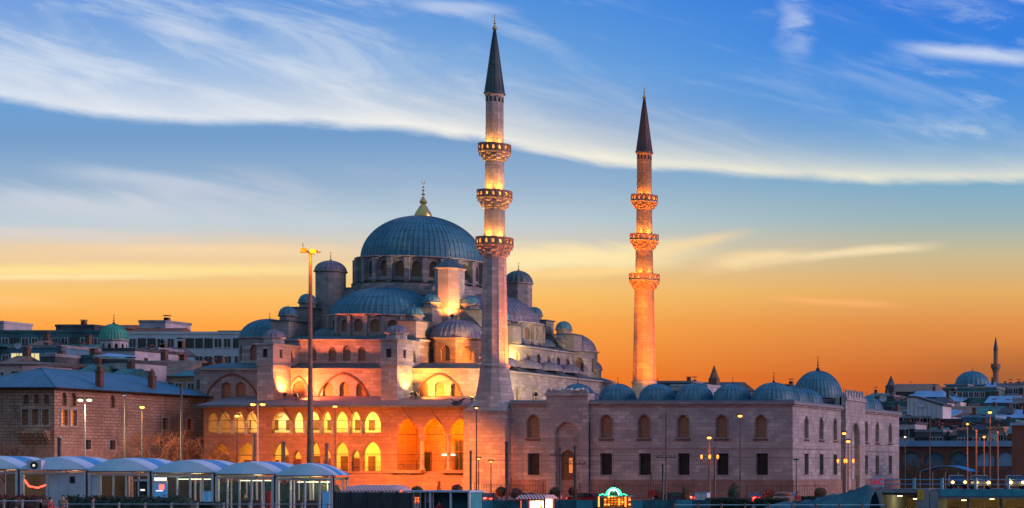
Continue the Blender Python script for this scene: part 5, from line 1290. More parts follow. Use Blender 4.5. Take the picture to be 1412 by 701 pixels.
# overhead tram wires
def wire(pxa, pya, pxb, pyb, Y, label, sag=.5, r=.025):
    t_ = MB(); a = Vector((X(pxa,Y), Y, Z(pya,Y))); b = Vector((X(pxb,Y), Y, Z(pyb,Y))); K = 12
    pts = [a.lerp(b, k/K)-Vector((0, 0, sag*4*(k/K)*(1-k/K))) for k in range(K+1)]
    t_.path(pts, r, 4); t_.build('tram_wire', 'dark_iron', origin=tuple(a), label=label, cat='wire', group='overhead tram wires')
wire(300, 627, 649, 626, 206, 'upper overhead wire across the arcade', .1); wire(300, 637, 649, 634, 204, 'lower overhead wire across the arcade', .2, .018)
wire(649, 626, 918, 628, 206, 'overhead wire from the minaret base to the tall thin pole', .1); wire(649, 634, 918, 634, 204, 'lower wire from the minaret base to the tall thin pole', .15, .018)
wire(918, 628, 1185, 632, 206, 'overhead wire from the thin pole to the side portal', .1); wire(985, 622, 1240, 612, 212, 'wire running past the courtyard corner', .3, .018)

# round red sign
x, Y, z = X(898,199.6), 199.6, Z(684,199.6)
sg_ = root('round_sign', 'round red traffic sign on a slim post in front of the courtyard wall', 'sign', (x, Y, 0))
m = MB(); m.tube((x, Y, z+.25), (x, Y-.05, z+.25), .42, n=20); m.build('disc', 'red_paint', sg_)
m = MB(); m.tube((x, Y+.06, 0), (x, Y+.06, z+.2), .035, n=6); m.build('post', 'dark_iron', sg_)

# ------------------------------------------------------------------ iron precinct railing
def fence(px0, px1, Y, h, gap, label, mat='dark_iron', name='iron_railing', base=.0, wallh=.6, wallm='podium_stone', th=.018):
    xa, xb = X(px0, Y), X(px1, Y); t_ = root(name, label, 'railing', ((xa+xb)/2, Y, base))
    m = MB(); n = int((xb-xa)/gap)
    for i in range(n): x = xa+gap*(i+.5); m.tube((x, Y, base+wallh), (x, Y, base+h), th, n=4)
    m.tube((xa, Y, base+wallh+.1), (xb, Y, base+wallh+.1), .025, n=4); m.tube((xa, Y, base+h-.12), (xb, Y, base+h-.12), .025, n=4); m.build('bars', mat, t_)
    if wallh > .05: MB().box(xa, xb, Y-.18, Y+.18, base, base+wallh-.003).build('base_wall', wallm, t_)
    for i in range(int((xb-xa)/4)+1):
        x = xa+4*i; 
        if x < xb: MB().tube((x, Y-.05, base+wallh), (x, Y-.05, base+h+.15), .05, n=6).build('post', mat, t_)
fence(655, 760, 221, 2.3, .3, 'iron railing on a stone kerb below the near minaret'); fence(800, 960, 221, 2.3, .3, 'long iron railing on a stone kerb before the courtyard wall')
fence(1030, 1142, 221, 2.2, .3, 'iron railing near the courtyard corner'); 
# pink stone terrace wall below the facade
m = MB(); m.box(X(650,222.5), X(1095,222.5), 222.2, 226, 0, 1.15); m.build('terrace', 'podium_stone', kind='structure')

# ------------------------------------------------------------------ WATERFRONT: tent roofed ferry pavilions
PY_ = 168; bays = [(-60,27),(27,121),(121,209),(209,297),(297,380),(380,461)]
tops = [629.5,630,632,634.5,637,639.5]; eaves = [647,648,650,652,654,656]
for i, ((a, b), tp, ev) in enumerate(zip(bays, tops, eaves)):
    xa, xb = X(a, PY_), X(b, PY_); ze = Z(ev, PY_); zt = Z(tp, PY_); D = 5.6 if i < 5 else 2.4
    lbs = ['leftmost ferry pavilion cut by the frame edge, with a bulging pale blue roof', 'ferry pavilion with the fan unit on its pale blue roof and a red lit interior', 'ferry pavilion bay with white wall panels and a dark doorway', 'ferry pavilion with the blue information screen behind its glass', 'ferry pavilion with an empty glazed hall, second from its right end', 'rightmost ferry pavilion with clear glass walls beside the tall mast']
    pv = root('ferry_pavilion', lbs[i], 'pavilion', ((xa+xb)/2, PY_+D/2, 0), 'tent roofed pavilions along the waterfront')
    K = 18; H = zt-ze
    def zc(q, s=1): return ze+H*s*(math.sin(PI*q/K))**.85+.05
    for (ya, yb, mt, sa, sb) in ((0, 2.4, 'membrane_pale', .93, 1), (2.4, 4.9, 'membrane_blue', 1, 1.0), (4.9, 7.2, 'membrane_pale', 1, .97), (7.2, 8.5, 'membrane_blue', .97, .85)):
        m = MB(); vs = []
        for j in range(4):
            f = j/3; yy_ = PY_+(ya+(yb-ya)*f)*D/8.5; s = sa+(sb-sa)*f
            for k in range(K+1): vs.append((xa+(xb-xa)*k/K, yy_, zc(k, s)))
        m.add(vs, [(j*(K+1)+k, j*(K+1)+k+1, (j+1)*(K+1)+k+1, (j+1)*(K+1)+k) for j in range(3) for k in range(K)])
        nn = len(m.v)   # underside for thickness
        m.add([(x_, y_, z_-.04) for x_, y_, z_ in vs], [(j*(K+1)+k, (j+1)*(K+1)+k, (j+1)*(K+1)+k+1, j*(K+1)+k+1) for j in range(3) for k in range(K)])
        m.build('roof_membrane', mt, pv, smooth=True)
    m = MB()   # front lens of fabric sloping outwards
    vs = [(xa+(xb-xa)*k/K, PY_, zc(k, .93)) for k in range(K+1)]+[(xa+(xb-xa)*k/K, PY_-.7*math.sin(PI*k/K), ze+.02) for k in range(K+1)]
    m.add(vs, [(k, K+1+k, K+2+k, k+1) for k in range(K)]); m.build('roof_front', 'membrane_pale', pv, smooth=True)
    m = MB(); m.tube((xa, PY_, ze), (xb, PY_, ze), .09, n=6); m.box(xa+.1, xb-.1, PY_-.06, PY_+.06, ze-.42, ze-.28); m.box(xa+.1, xb-.1, PY_+D-.1, PY_+D, ze-.4, ze-.2)
    m.box(xa+.05, xa+.15, PY_, PY_+D, ze-.3, ze-.12); m.build('frame', 'steel', pv)
    for xx_ in (xa+.12, xb-.32):
        MB().box(xx_, xx_+.2, PY_-.1, PY_+.1, 0, ze-.13).build('post', 'frame_white', pv)
        MB().box(xx_+.02, xx_+.14, PY_+D-.1, PY_+D+.02, 0, ze-.13).build('post', 'frame_white', pv)
    MB().box(xb-.07, xb+.07, PY_-.14, PY_-.11, 0, ze-.1).build('downpipe', 'dark_iron', pv)
    MB().box(xa+.3, xb-.3, PY_+1, PY_+D-.2, 0.013, .06).build('floor', 'ground_floor_tile', pv)
    if i in (2,):
        w0 = MB(); w0.box(X(67,168)+5.0, X(121,168)+3.0, PY_+.2, PY_+.3, 0, ze-.45)
    nsp = {0: 2, 1: 0, 2: 4, 3: 4, 4: 4, 5: 3}[i]
    for k in range(nsp):
        xk = xa+(xb-xa)*(k+1)/(nsp+1); MB().box(xk-.06, xk+.06, PY_-.05, PY_+.05, 0, ze-.42).build('mullion', 'frame_white', pv)
    if i >= 3:
        m = MB(); m.box(xa+.35, xb-.35, PY_-.02, PY_, .2, ze-.45); m.build('glass', 'glass_pane', pv)
        m = MB(); m.box(xa+.35, xb-.35, PY_+D-.06, PY_+D-.04, .2, ze-.45); m.build('glass', 'glass_pane', pv)
        for k in range(4): xk = xa+(xb-xa)*(k+.5)/4; MB().box(xk-.05, xk+.05, PY_+D-.1, PY_+D-.03, 0, ze-.3).build('mullion', 'frame_white', pv)
        m = MB(); xm_ = (xa+xb)/2; m.box(xm_-1.6, xm_+1.4, PY_+1.5, PY_+1.65, ze-.62, ze-.55); tb = m.build('lamp_tube', 'tube_white', pv)
        light('POINT', (xm_, PY_+1.6, ze-.9), 38, (1,.8,.3), pv, .4)
        MB().box(xm_-1.5, xm_+.3, PY_+1.2, PY_+1.8, .06, 1.2).build('bench', 'wood_door', pv)
        MB().box(xm_+.9, xm_+1.5, PY_+1.1, PY_+1.7, .06, 2.0).build('ticket_machine', 'red_paint' if i == 4 else 'screen_blue', pv)
    else:
        m = MB(); m.box(xa+.3, xb-.3, PY_+D-.2, PY_+D-.1, 0, ze-.45); m.build('back_wall', 'plaster_dark', pv)
        light('POINT', ((xa+xb)/2, PY_+2.5, ze-1.0), (70, 45, 25)[i], (1,.5,.2), pv, .3)
    if i == 1:   # white panelled wall with small window
        p0, p1 = X(67, PY_), X(121, PY_)
        m = MB()
        for k in range(4): m.box(p0+(p1-p0)*k/4+.01, p0+(p1-p0)*(k+1)/4-.01, PY_+.0, PY_+.12, 0, ze-.43)
        pn = m.build('wall_panel', 'panel_white', pv)
        xw = X(100, PY_); MB().box(xw-.22, xw+.22, PY_-.03, PY_-.002, ze-1.2, ze-.6).build('window', 'deep_window', pn)
        MB().box(X(28.5,PY_), X(33,PY_), PY_-.08, PY_+.1, 0, ze-.43).build('post', 'frame_white', pv); MB().box(X(64,PY_), X(67,PY_)-.01, PY_-.08, PY_+.1, 0, ze-.43).build('post', 'frame_white', pv)
        m = MB()
        pts = [(X(34,PY_+2), PY_+2, 3.0), (X(40,PY_+2), PY_+2, 2.45), (X(52,PY_+2), PY_+2, 2.3), (X(63,PY_+2), PY_+2, 2.55)]; m.path(pts, .07, 6); m.build('neon_strip', 'tail_red', pv)
    if i == 2:
        p0 = X(121, PY_)+.3; m = MB(); m.box(p0, X(136,PY_), PY_, PY_+.12, 0, ze-.43); m.build('wall_panel', 'panel_white', pv)
        m = MB(); m.box(X(188,PY_), X(206,PY_), PY_-.02, PY_+.03, 0, ze-.9); dd_ = m.build('door', 'deep_window', pv)
        MB().box(X(194,PY_), X(200,PY_), PY_-.05, PY_-.021, ze-1.75, ze-1.6).build('door_sign', 'panel_lit', dd_)
        m = MB(); m.box(X(186,PY_), X(208,PY_), PY_-.05, PY_+.05, ze-.89, ze-.72); m.build('lintel', 'frame_white', pv)
# roof fan unit
x, Y = X(50, 167.5), 167.5; z = Z(642, Y)
fn = root('fan_unit', 'square white fan unit with a round black fan on the second pavilion roof', 'fan unit', (x, Y, z-.5))
m = MB(); m.box(x-.62, x+.62, Y-.25, Y+.3, z-.45, z+.45); hs = m.build('housing', 'panel_white', fn)
m = MB(); m.tube((x, Y-.26, z), (x, Y-.29, z), .33, n=20); m.build('fan', 'rubber', hs); m = MB(); m.tube((x, Y-.291, z), (x, Y-.31, z), .11, n=12); m.build('hub', 'panel_lit', hs)
# information screen
x0_, x1_ = X(214,167), X(231,167); s_o = root('info_screen', 'blue information screen with a red and white panel at the pavilion glass', 'screen', ((x0_+x1_)/2, 166.9, 0))
m = MB(); m.box(x0_, x1_, 166.9, 167.0, 0, 2.7); sc = m.build('screen_case', 'screen_blue', s_o)
MB().box(x0_, x1_, 166.86, 166.895, 2.95, 3.25).build('header', 'panel_lit', s_o); MB().box(x0_+.15, x0_+.75, 166.86, 166.895, 2.02, 2.12).build('strip', 'panel_lit', s_o)
MB().box(x0_+.45, x0_+.85, 166.86, 166.895, 2.2, 2.62).build('picture', 'tail_red', s_o)
MB().box(x0_, x1_, 166.9, 167.0, 2.702, 2.949).build('frame', 'frame_white', s_o)

# ---- hedge, people and quay railing on the left
def hedge(px0, px1, Y, h, label, leaf='leaf_dark', base=0, d=1.2, n=2600):
    xa, xb = X(px0, Y), X(px1, Y); t_ = root('hedge', label, 'hedge', ((xa+xb)/2, Y, base))
    m = MB(); K = int((xb-xa)/.35)
    for k in range(K): m.ball((xa+(xb-xa)*(k+.5)/K, Y+random.uniform(-.2,.2), base+h*random.uniform(.42,.55)), h*.42, 8, 1.15, .2)
    for _ in range(n):
        x = random.uniform(xa, xb); z = base+h*(1-random.random()**2*.9)*random.uniform(.85, 1.12); y = Y+random.uniform(-d/2, d/2)
        a = Vector([random.gauss(0,1) for _ in range(3)]).normalized(); b = a.orthogonal(); q = Vector((x, y, z)); s = random.uniform(.05, .12)
        m.add([q-a*s, q+b*s*.5, q+a*s, q-b*s*.5], [(0,1,2,3)])
    m.build('foliage', leaf, t_)
hedge(-30, 62, 150, 1.75, 'dark reddish hedge at the far left before the pavilions', 'leaf_red'); hedge(95, 262, 150, 1.7, 'long dark hedge before the white panelled pavilion')
hedge(262, 300, 151, 1.2, 'low hedge left of the glazed pavilion posts'); hedge(214, 455, 178.5, 2.7, 'dark hedge added to darken the view through the glazed pavilions', n=4500)  # second hedge is added behind the glass to darken the bays
hedge(975, 1035, 190, 1.05, 'dark low hedge under the cone shaped bush'); hedge(1042, 1086, 190, 1.0, 'low dark hedge left of the green tarpaulin heap'); hedge(1103, 1132, 196, 1.1, 'low dark hedge by the courtyard corner')
def quay_rail(px0, px1, pyt, Y, label, post='pole_pale', rail='frame_white', step=1.9, rails=(1.0,.55)):
    xa, xb = X(px0, Y), X(px1, Y); zt = Z(pyt, Y); t_ = root('quay_railing', label, 'railing', ((xa+xb)/2, Y, 0))
    n = int((xb-xa)/step)
    for i in range(n+1):
        x = xa+(xb-xa)*i/n; MB().box(x-.06, x+.06, Y-.04, Y+.04, 0, zt+.12).build('post', post, t_)
    for f in rails: MB().tube((xa, Y, zt*f), (xb, Y, zt*f), .035, n=6).build('rail', rail, t_)
quay_rail(-20, 56, 691, 142, 'pale quay railing at the far left', step=1.35); quay_rail(56, 560, 695.5, 142, 'long quay railing before the pavilions', step=1.95, rail='steel')
quay_rail(930, 1222, 696.5, 142, 'pale teal quay railing with reddish posts at lower right', 'pole_brown', 'membrane_pale', 1.65)

# ------------------------------------------------------------------ people
def person(px, Y, label, coat, trousers='coat_dark', lean=0, arm=0, hgt=1.74, face=0):
    x = X(px, Y); r = root('person', label, 'person', (0, 0, 0))
    s = hgt/1.74
    def skin(name, verts, edges, mat, sub=1, par=r):
        me = bpy.data.meshes.new(name); me.from_pydata([v[:3] for v in verts], edges, []); ob = bpy.data.objects.new(name, me); scene.collection.objects.link(ob); ob.parent = par
        md = ob.modifiers.new('s', 'SKIN'); me.skin_vertices.new() if not me.skin_vertices else None
        for i, v in enumerate(verts): me.skin_vertices[0].data[i].radius = (v[3], v[4] if len(v) > 4 else v[3])
        me.skin_vertices[0].data[0].use_root = True
        sb = ob.modifiers.new('u', 'SUBSURF'); sb.levels = sub; sb.render_levels = sub; me.materials.append(MATS[mat]); return ob
    st = .14
    V_ = [(0,0,.93,.15,.11), (0,0,1.15,.13,.10), (0,0,1.36,.16,.11), (0,0,1.47,.07,.07), (0,-.01,1.56,.07,.08), (0,-.01,1.66,.085,.1), (0,-.005,1.72,.05,.06),
          (.19,0,1.39,.055,.055), (.25,.02,1.13,.045,.045), (.24+.0,-.10-arm*.15,.92+arm*.2,.035,.035), (.24,-.14-arm*.18,.84+arm*.22,.035,.02),
          (-.19,0,1.39,.055,.055), (-.25,.02,1.13,.045,.045), (-.24,-.08,.90,.035,.035), (-.24,-.11,.82,.035,.02),
          (.09,0,.86,.09,.09), (.10,-st*.4,.48,.065,.065), (.10,-st+.06,.09,.045,.045), (.10,-st-.1,.04,.045,.035),
          (-.09,0,.86,.09,.09), (-.10,st*.3,.48,.065,.065), (-.10,st,.09,.045,.045), (-.10,st-.13,.04,.045,.035)]
    E_ = [(0,1),(1,2),(2,3),(3,4),(4,5),(5,6),(2,7),(7,8),(8,9),(9,10),(2,11),(11,12),(12,13),(13,14),(0,15),(15,16),(16,17),(17,18),(0,19),(19,20),(20,21),(21,22)]
    body = skin('body', V_, E_, 'skin', 2)
    g = .022
    skin('coat', [(0,0,.88,.18,.14),(0,0,1.15,.155,.125),(0,0,1.36,.18,.13),(0,0,1.45,.085,.085),(.2,0,1.39,.075,.075),(.255,.02,1.13,.065,.065),(.245,-.08-arm*.12,.95+arm*.16,.055,.055),(-.2,0,1.39,.075,.075),(-.255,.02,1.13,.065,.065),(-.245,-.06,.94,.055,.055)],
         [(0,1),(1,2),(2,3),(2,4),(4,5),(5,6),(2,7),(7,8),(8,9)], coat, 2)
    skin('trousers', [(0,0,.94,.155,.12),(.09,0,.84,.105,.105),(.10,-st*.4,.48,.083,.083),(.10,-st+.06,.13,.07,.07),(-.09,0,.84,.105,.105),(-.10,st*.3,.48,.083,.083),(-.10,st,.13,.07,.07)], [(0,1),(1,2),(2,3),(0,4),(4,5),(5,6)], trousers, 2)
    m = MB(); m.ball((0, .025, 1.685), .105, 12, 1.1, .03); m.build('hair', 'hair', r, smooth=True)
    m = MB(); m.ball((0, -.125, 1.625), .018, 6, 1.2); m.build('nose', 'skin', r)
    r.location = (x, Y, 0); r.rotation_euler = (0, 0, face); r.scale = (s, s, s); return r
person(87, 147, 'person in a tan coat standing before the hedge on the left', 'coat_tan', face=.4, hgt=1.9)
person(70, 146, 'person in a red jacket walking by the white panels', 'coat_red', face=1.5); person(22, 146, 'person in dark clothes at the far left behind the railing', 'coat_dark', face=-1.2)
person(606, 131.2, 'person in a red jacket inside the dark shelter', 'coat_red', face=.3, arm=1); person(755, 131, 'vendor in dark clothes at the red kiosk', 'coat_dark', face=.9, arm=1)
person(128, 146.5, 'person in a dark coat before the left hedge, near the white panels', 'coat_dark', face=2.4); person(1100, 186, 'person in a red jacket beside the green tarpaulin heap', 'coat_red', face=.5)
person(338, 170.6, 'person waiting inside the glazed pavilion in dark clothes', 'coat_dark', face=1.0); person(420, 169.2, 'person in a tan jacket inside the rightmost pavilion', 'coat_tan', face=-.6)

# ------------------------------------------------------------------ stalls, shelter, hoardings
Y = 160
aw = root('striped_awning', 'long pink and white striped awning below the lit arcade', 'awning', (X(512,Y), Y, 0))
xa, xb = X(473,Y), X(554,Y); za, zb_ = Z(669,Y), Z(676,Y); K = 24; m = MB(); vs = []
for k in range(K+1):
    f = k/K; x = xa+(xb-xa)*f; edge_ = min(1, f/.05, (1-f)/.18)**.5; vs += [(x, Y+1.6, zb_-.1+(za-zb_+.1)*edge_), (x, Y+.4, zb_-.05+(za-zb_-.05)*edge_), (x, Y-.3, zb_-.03), (x, Y-.32, zb_-.25-.07*(k%2))]
m.add(vs, [(4*k+j, 4*k+4+j, 4*k+5+j, 4*k+1+j) for k in range(K) for j in range(3)]); m.build('canopy', 'awning_pink', aw)
m = MB()
for k in range(5): x = xa+.3+(xb-xa-.9)*k/4; m.tube((x, Y, 0), (x, Y, zb_-.05), .05, n=6)
m.build('post', 'pole_pale', aw)
MB().box(xa+.3, xb-.6, Y+1.3, Y+1.45, 0, 1.9).build('back_panel', 'plaster_dark', aw)
Y = 137
dk = root('dark_fence', 'tall dark slatted fence right of the rightmost pavilion', 'fence', (X(513,Y), Y, 0))
xa, xb = X(462,Y), X(568,Y); m = MB(); n_ = 40
for k in range(n_): x = xa+(xb-xa)*(k+.5)/n_; m.box(x-.045, x+.045, Y-.02, Y+.02, .1, Z(679,Y))
m.box(xa, xb, Y+.021, Y+.07, Z(681,Y), Z(680,Y)); m.box(xa, xb, Y+.022, Y+.07, .5, .58); m.build('slats', 'roof_dark', dk)
for k in range(6): x = xa+(xb-xa)*k/5; MB().box(x-.08, x+.08, Y-.05, Y+.1, 0, Z(678,Y)).build('post', 'dark_iron', dk)
MB().box(xa, xb, Y+.3, Y+.36, 0, Z(681,Y)).build('backing', 'teal_cloth', dk)
Y = 131
st_ = root('bus_shelter', 'dark shelter with a thin pale blue roof and white posts below the porch', 'shelter', (X(610,Y), Y, 0))
xa, xb = X(565,Y), X(657,Y); MB().box(xa, xb, Y-.9, Y+1.2, Z(679,Y), Z(676.5,Y)).build('roof', 'membrane_pale', st_)
for px in (602, 630, 655): MB().box(X(px,Y)-.06, X(px,Y)+.06, Y-.85, Y-.73, 0, Z(679,Y)-.01).build('post', 'frame_white', st_)
for px in (570, 577, 588): MB().box(X(px,Y)-.04, X(px,Y)+.04, Y+.9, Y+1.0, 0, Z(679,Y)-.01).build('post', 'steel', st_)
MB().box(xa+.1, xb-.1, Y+1.02, Y+1.08, 0, Z(679,Y)-.01).build('back_panel', 'teal_cloth', st_); MB().box(xb-.25, xb-.12, Y-.7, Y+1.0, 0, Z(679,Y)-.01).build('side_panel', 'teal_paint', st_)
MB().box(X(575,Y), X(587,Y), Y+.95, Y+1.01, 1.6, 2.2).build('poster', 'plaster_grey', st_)
# red kiosk
Y = 130
rk = root('snack_kiosk', 'small red framed kiosk with a striped awning and a lit white interior', 'kiosk', (X(739,Y), Y, 0))
xa, xb = X(722,Y), X(757,Y); zt = Z(688,Y)
for x in (xa, xb-.09): 
    for y in (Y-.6, Y+.7): MB().box(x, x+.09, y, y+.09, 0, zt).build('post', 'red_paint', rk)
MB().box(xa, xb, Y-.6, Y+.8, 0, .95).build('counter', 'red_paint', rk)
MB().box(xa+.1, xb-.1, Y+.69, Y+.73, .96, zt-.02).build('back_panel', 'panel_lit', rk)
m = MB(); m.box(xa+.1, xb-.1, Y-.57, Y-.56, .96, zt-.1); m.build('glass', 'glass_pane', rk)
m = MB(); m.add([(xa-.2, Y-.9, zt), (xb+.2, Y-.9, zt), (xb+.2, Y+1.0, zt), (xa-.2, Y+1.0, zt), (xa, Y-.5, Z(682.5,Y)), (xb, Y-.5, Z(682.5,Y)), (xb, Y+.7, Z(682.5,Y)), (xa, Y+.7, Z(682.5,Y))], [(3,2,1,0),(4,5,6,7),(0,1,5,4),(1,2,6,5),(2,3,7,6),(3,0,4,7)])
for k in range(10): x = xa-.2+(xb-xa+.4)*k/10; m.add([(x, Y-.905, zt), (x+(xb-xa+.4)/10, Y-.905, zt), (x+(xb-xa+.4)/20, Y-.905, zt-.17)], [(0,2,1)])
m.build('awning', 'awning_red', rk)
m = MB(); m.box(xa-.21, xb+.21, Y-.93, Y-.907, zt-.12, zt-.02); m.build('valance', 'red_cloth', rk)
light('POINT', ((xa+xb)/2, Y, zt-.3), 30, WARM, rk, .2)
MB().lathe((xa+xb)/2+.3, Y, [(.1, .96), (.12, 1.3), (.05, 1.4)], 8).build('jar', 'brass', rk)
# green lit fruit stall
nk = root('fruit_stall', 'green lit domed stall with orange fruit and corn on display', 'stall', (X(848,Y), Y, 0))
xa, xb = X(829,Y), X(867,Y); zb_ = Z(685,Y); xc = (xa+xb)/2
MB().box(xa, xb, Y-.5, Y+.6, 0, Z(699,Y)).build('counter', 'wood_door', nk)
m = MB(); m.box(xa, xb, Y+.3, Y+.4, Z(699,Y)+.002, zb_); bk_ = m.build('display_board', 'wood_door', nk)
for (fx, fz) in [(xa+.18+.24*i, Z(698,Y)+.1+.17*j) for i in range(8) for j in range(4)]:
    if random.random() < .16: continue
    MB().ball((fx, Y+.22, fz), .085, 8, .8).build('fruit', random.choice(('fruit', 'glow_orange', 'fruit')), nk, smooth=True)  # some fruit glow on their own: stall light put into their material
m = MB(); m.box(xa-.05, xb+.05, Y-.5, Y+.6, zb_+.001, zb_+.07); m.build('roof', 'teal_paint', nk)
for x in (xa, xb-.07): MB().box(x, x+.07, Y-.48, Y-.4, Z(699,Y)+.003, zb_).build('post', 'glow_orange', nk)
m = MB(); rdm = .52; m.path([(xc+rdm*math.cos(PI*k/14), Y-.2, zb_+.08+rdm*.95*math.sin(PI*k/14)) for k in range(15)], .05, 6); m.build('light_arch', 'tube_green', nk)
m = MB(); m.path([(xc+.36*math.cos(PI*k/12), Y-.22, zb_+.1+.40*math.sin(PI*k/12)) for k in range(13)], .04, 6); m.tube((xc, Y-.22, zb_+.1), (xc, Y-.22, zb_+.48), .04, n=6); m.build('light_ribs', 'tube_mint', nk)
m = MB(); m.dome(xc, Y+.05, zb_+.07, .42, .42, 12, rib=.01, rows=6); m.build('dome', 'leaf_dark', nk, smooth=True)
for s in (-1, 1):
    m = MB(); m.path([(xc+s*.95, Y-.3, zb_+.1), (xc+s*.72, Y-.3, zb_+.18), (xc+s*.56, Y-.3, zb_+.12)], .035, 5); m.build('light_scroll', 'tube_green', nk)
light('POINT', (xc, Y-.6, zb_-.15), 25, (1,.5,.12), nk, .1); light('POINT', (xc, Y-.4, zb_+.7), 12, (.1,1,.4), nk, .1)
# teal construction hoarding
Y = 175
hd_ = root('hoarding', 'low teal construction hoarding running before the courtyard', 'hoarding', (X(830,Y), Y, 0))
xa, xb = X(657,Y), X(978,Y); n_ = 14
for k in range(n_):
    a, b = xa+(xb-xa)*k/n_, xa+(xb-xa)*(k+1)/n_; MB().box(a+.02, b-.02, Y, Y+.06, .05, Z(690,Y)+random.uniform(-.04,.04)).build('panel', 'teal_cloth' if k % 3 else 'teal_paint', hd_)
for k in range(n_+1): x = xa+(xb-xa)*k/n_; MB().box(x-.04, x+.04, Y+.061, Y+.14, 0, Z(689,Y)).build('post', 'dark_iron', hd_)
# blue cabinet
Y = 196; bc = root('utility_cabinet', 'pale blue utility cabinet left of the low hedge', 'cabinet', (X(966,Y), Y, 0))
xa, xb = X(958,Y), X(975,Y); MB().box(xa, xb, Y, Y+.8, .1, Z(680,Y)).build('body', 'plaster_white', bc); MB().box(xa-.05, xb+.05, Y-.05, Y+.85, Z(680,Y)+.001, Z(679,Y)).build('lid', 'roof_blue', bc)
MB().box((xa+xb)/2-.01, (xa+xb)/2+.01, Y-.02, Y-.002, .15, Z(681,Y)).build('door_seam', 'dark_iron', bc); MB().box(xa, xb, Y, Y+.8, 0, .098).build('plinth', 'concrete', bc)
# tarpaulin heap
Y = 186; tp_ = root('tarpaulin_heap', 'heap of folded green blue tarpaulin leaning against the bridge end', 'tarpaulin', (X(1140,Y), Y, 0))
m = MB(); G = 26; vs = []
prof = [(1058,697),(1075,694),(1100,692),(1120,688),(1140,682),(1160,680),(1180,675),(1198,668),(1205,676)]
def ph(px):
    for (a, ya), (b, yb) in zip(prof, prof[1:]):
        if a <= px <= b: return ya+(yb-ya)*(px-a)/(b-a)
    return 676
for j in range(9):
    for i in range(G+1):
        px = 1058+(1205-1058)*i/G; f = j/8; zt = max(.05, Z(ph(px), Y)); zz = zt*(math.sin(PI*min(1, f*1.0)/1.0*.5) if f <= .6 else 1-(f-.6)*1.2)
        zz = zt*(1-abs(f-.5)*2)**.6 if True else zz
        vs.append((X(px, Y), Y-1.5+3.6*f, max(.02, zz+random.uniform(-.16,.16)*min(1, zt)*(1 if 0 < j < 8 else 0))))
m.add(vs, [(j*(G+1)+i, j*(G+1)+i+1, (j+1)*(G+1)+i+1, (j+1)*(G+1)+i) for j in range(8) for i in range(G)]); m.build('cloth', 'teal_cloth', tp_, smooth=True, angle=50)

# ------------------------------------------------------------------ BRIDGE at the right
Y = 190; ZD = Z(675, Y)
br = root('bridge', 'low road bridge with a teal edge beam and pale blue railings at the right', 'bridge', (X(1330,Y), Y, 0))
xa, xb = X(1204,Y), 8
MB().box(X(1296,Y), xb, Y-.3, Y, ZD-.68, ZD+.02).build('edge_beam', 'teal_paint', br)
MB().box(xa, X(1268,Y), Y-.2, Y, ZD-.35, ZD-.03).build('edge_beam', 'concrete', br)
MB().box(xa, xb, Y+.001, Y+14, ZD-.55, ZD).build('deck', 'asphalt', br)
MB().box(X(1296,Y), xb, Y-.2, Y+14, ZD-.95, ZD-.682).build('girder', 'concrete', br)
MB().box(xa-.3, X(1217,Y), Y-.4, Y+14, 0, ZD-.03).build('abutment', 'concrete', br); MB().box(X(1266,Y), X(1283,Y), Y-.45, Y+3, 0, ZD+.05).build('pier', 'concrete', br); MB().box(X(1284,Y), X(1295,Y), Y-.4, Y+3, 0, ZD-.1).build('pier', 'concrete', br)
for k in range(3): MB().box(X(1330+k*45,Y), X(1333+k*45,Y), Y+1, Y+1.5, 0, ZD-.96).build('pier', 'concrete', br)
MB().box(X(1217,Y), xb, Y+9, Y+9.3, 0, ZD-.96).build('rear_wall', 'plaster_tan', br)
for px in (1217, 1261, 1299.5, 1346, 1391): 
    x = X(px, Y); MB().box(x-.13, x+.13, Y-.25, Y-.05, ZD+.025, Z(659.5,Y)).build('railing_post', 'roof_blue', br)
for py in (661.5, 668): MB().tube((X(1205,Y), Y-.15, Z(py,Y)), (8, Y-.15, Z(py,Y)), .045, n=6).build('rail', 'roof_blue', br)
for px, py in ((1232,685),(1254,689),(1321,691),(1360,689)):
    MB().box(X(px,Y), X(px+6,Y), Y+1.4, Y+1.6, Z(py,Y), Z(py,Y)+.08).build('lamp_tube', 'lamp_white', br)
for px in (1240, 1330, 1380): light('POINT', (X(px,Y), Y+4, .8), 45, (1,.85,.35), br, .3)
# signs
Y2 = Y-.42; sg_ = root('sign_board', 'white board with the red letters AC on the bridge end', 'sign', (X(1211,Y2), Y2, ZD))
MB().box(X(1203,Y2), X(1219,Y2), Y2-.06, Y2, Z(672,Y2), Z(658,Y2)).build('board', 'panel_white', sg_)
cu = bpy.data.curves.new('letters', 'FONT'); cu.body = 'AC'; cu.size = .86; cu.extrude = .012; cu.offset = .028; cu.align_x = 'CENTER'
co = bpy.data.objects.new('letters', cu); scene.collection.objects.link(co); co.rotation_euler = (R(90), 0, 0)
bpy.context.view_layer.update(); dg = bpy.context.evaluated_depsgraph_get(); me = bpy.data.meshes.new_from_object(co.evaluated_get(dg)); bpy.data.objects.remove(co)
lo_ = bpy.data.objects.new('letters', me); scene.collection.objects.link(lo_); me.materials.clear(); me.materials.append(MATS['letters_red']); lo_.rotation_euler = (R(90), 0, 0); lo_.parent = sg_
lo_.location = (0, -.08, Z(668.6,Y2)-ZD)
ys_ = root('yellow_sign', 'small yellow notice panel on the bridge pier', 'sign', (X(1271.5,Y), Y-.47, 0))
MB().box(X(1267.5,Y), X(1276,Y), Y-.53, Y-.455, Z(689,Y), Z(675.5,Y)).build('panel', 'yellow_paint', ys_)
m = MB()
for k in range(4): m.box(X(1269,Y), X(1274.5,Y), Y-.535, Y-.531, Z(687-k*2.7,Y), Z(686.4-k*2.7,Y))
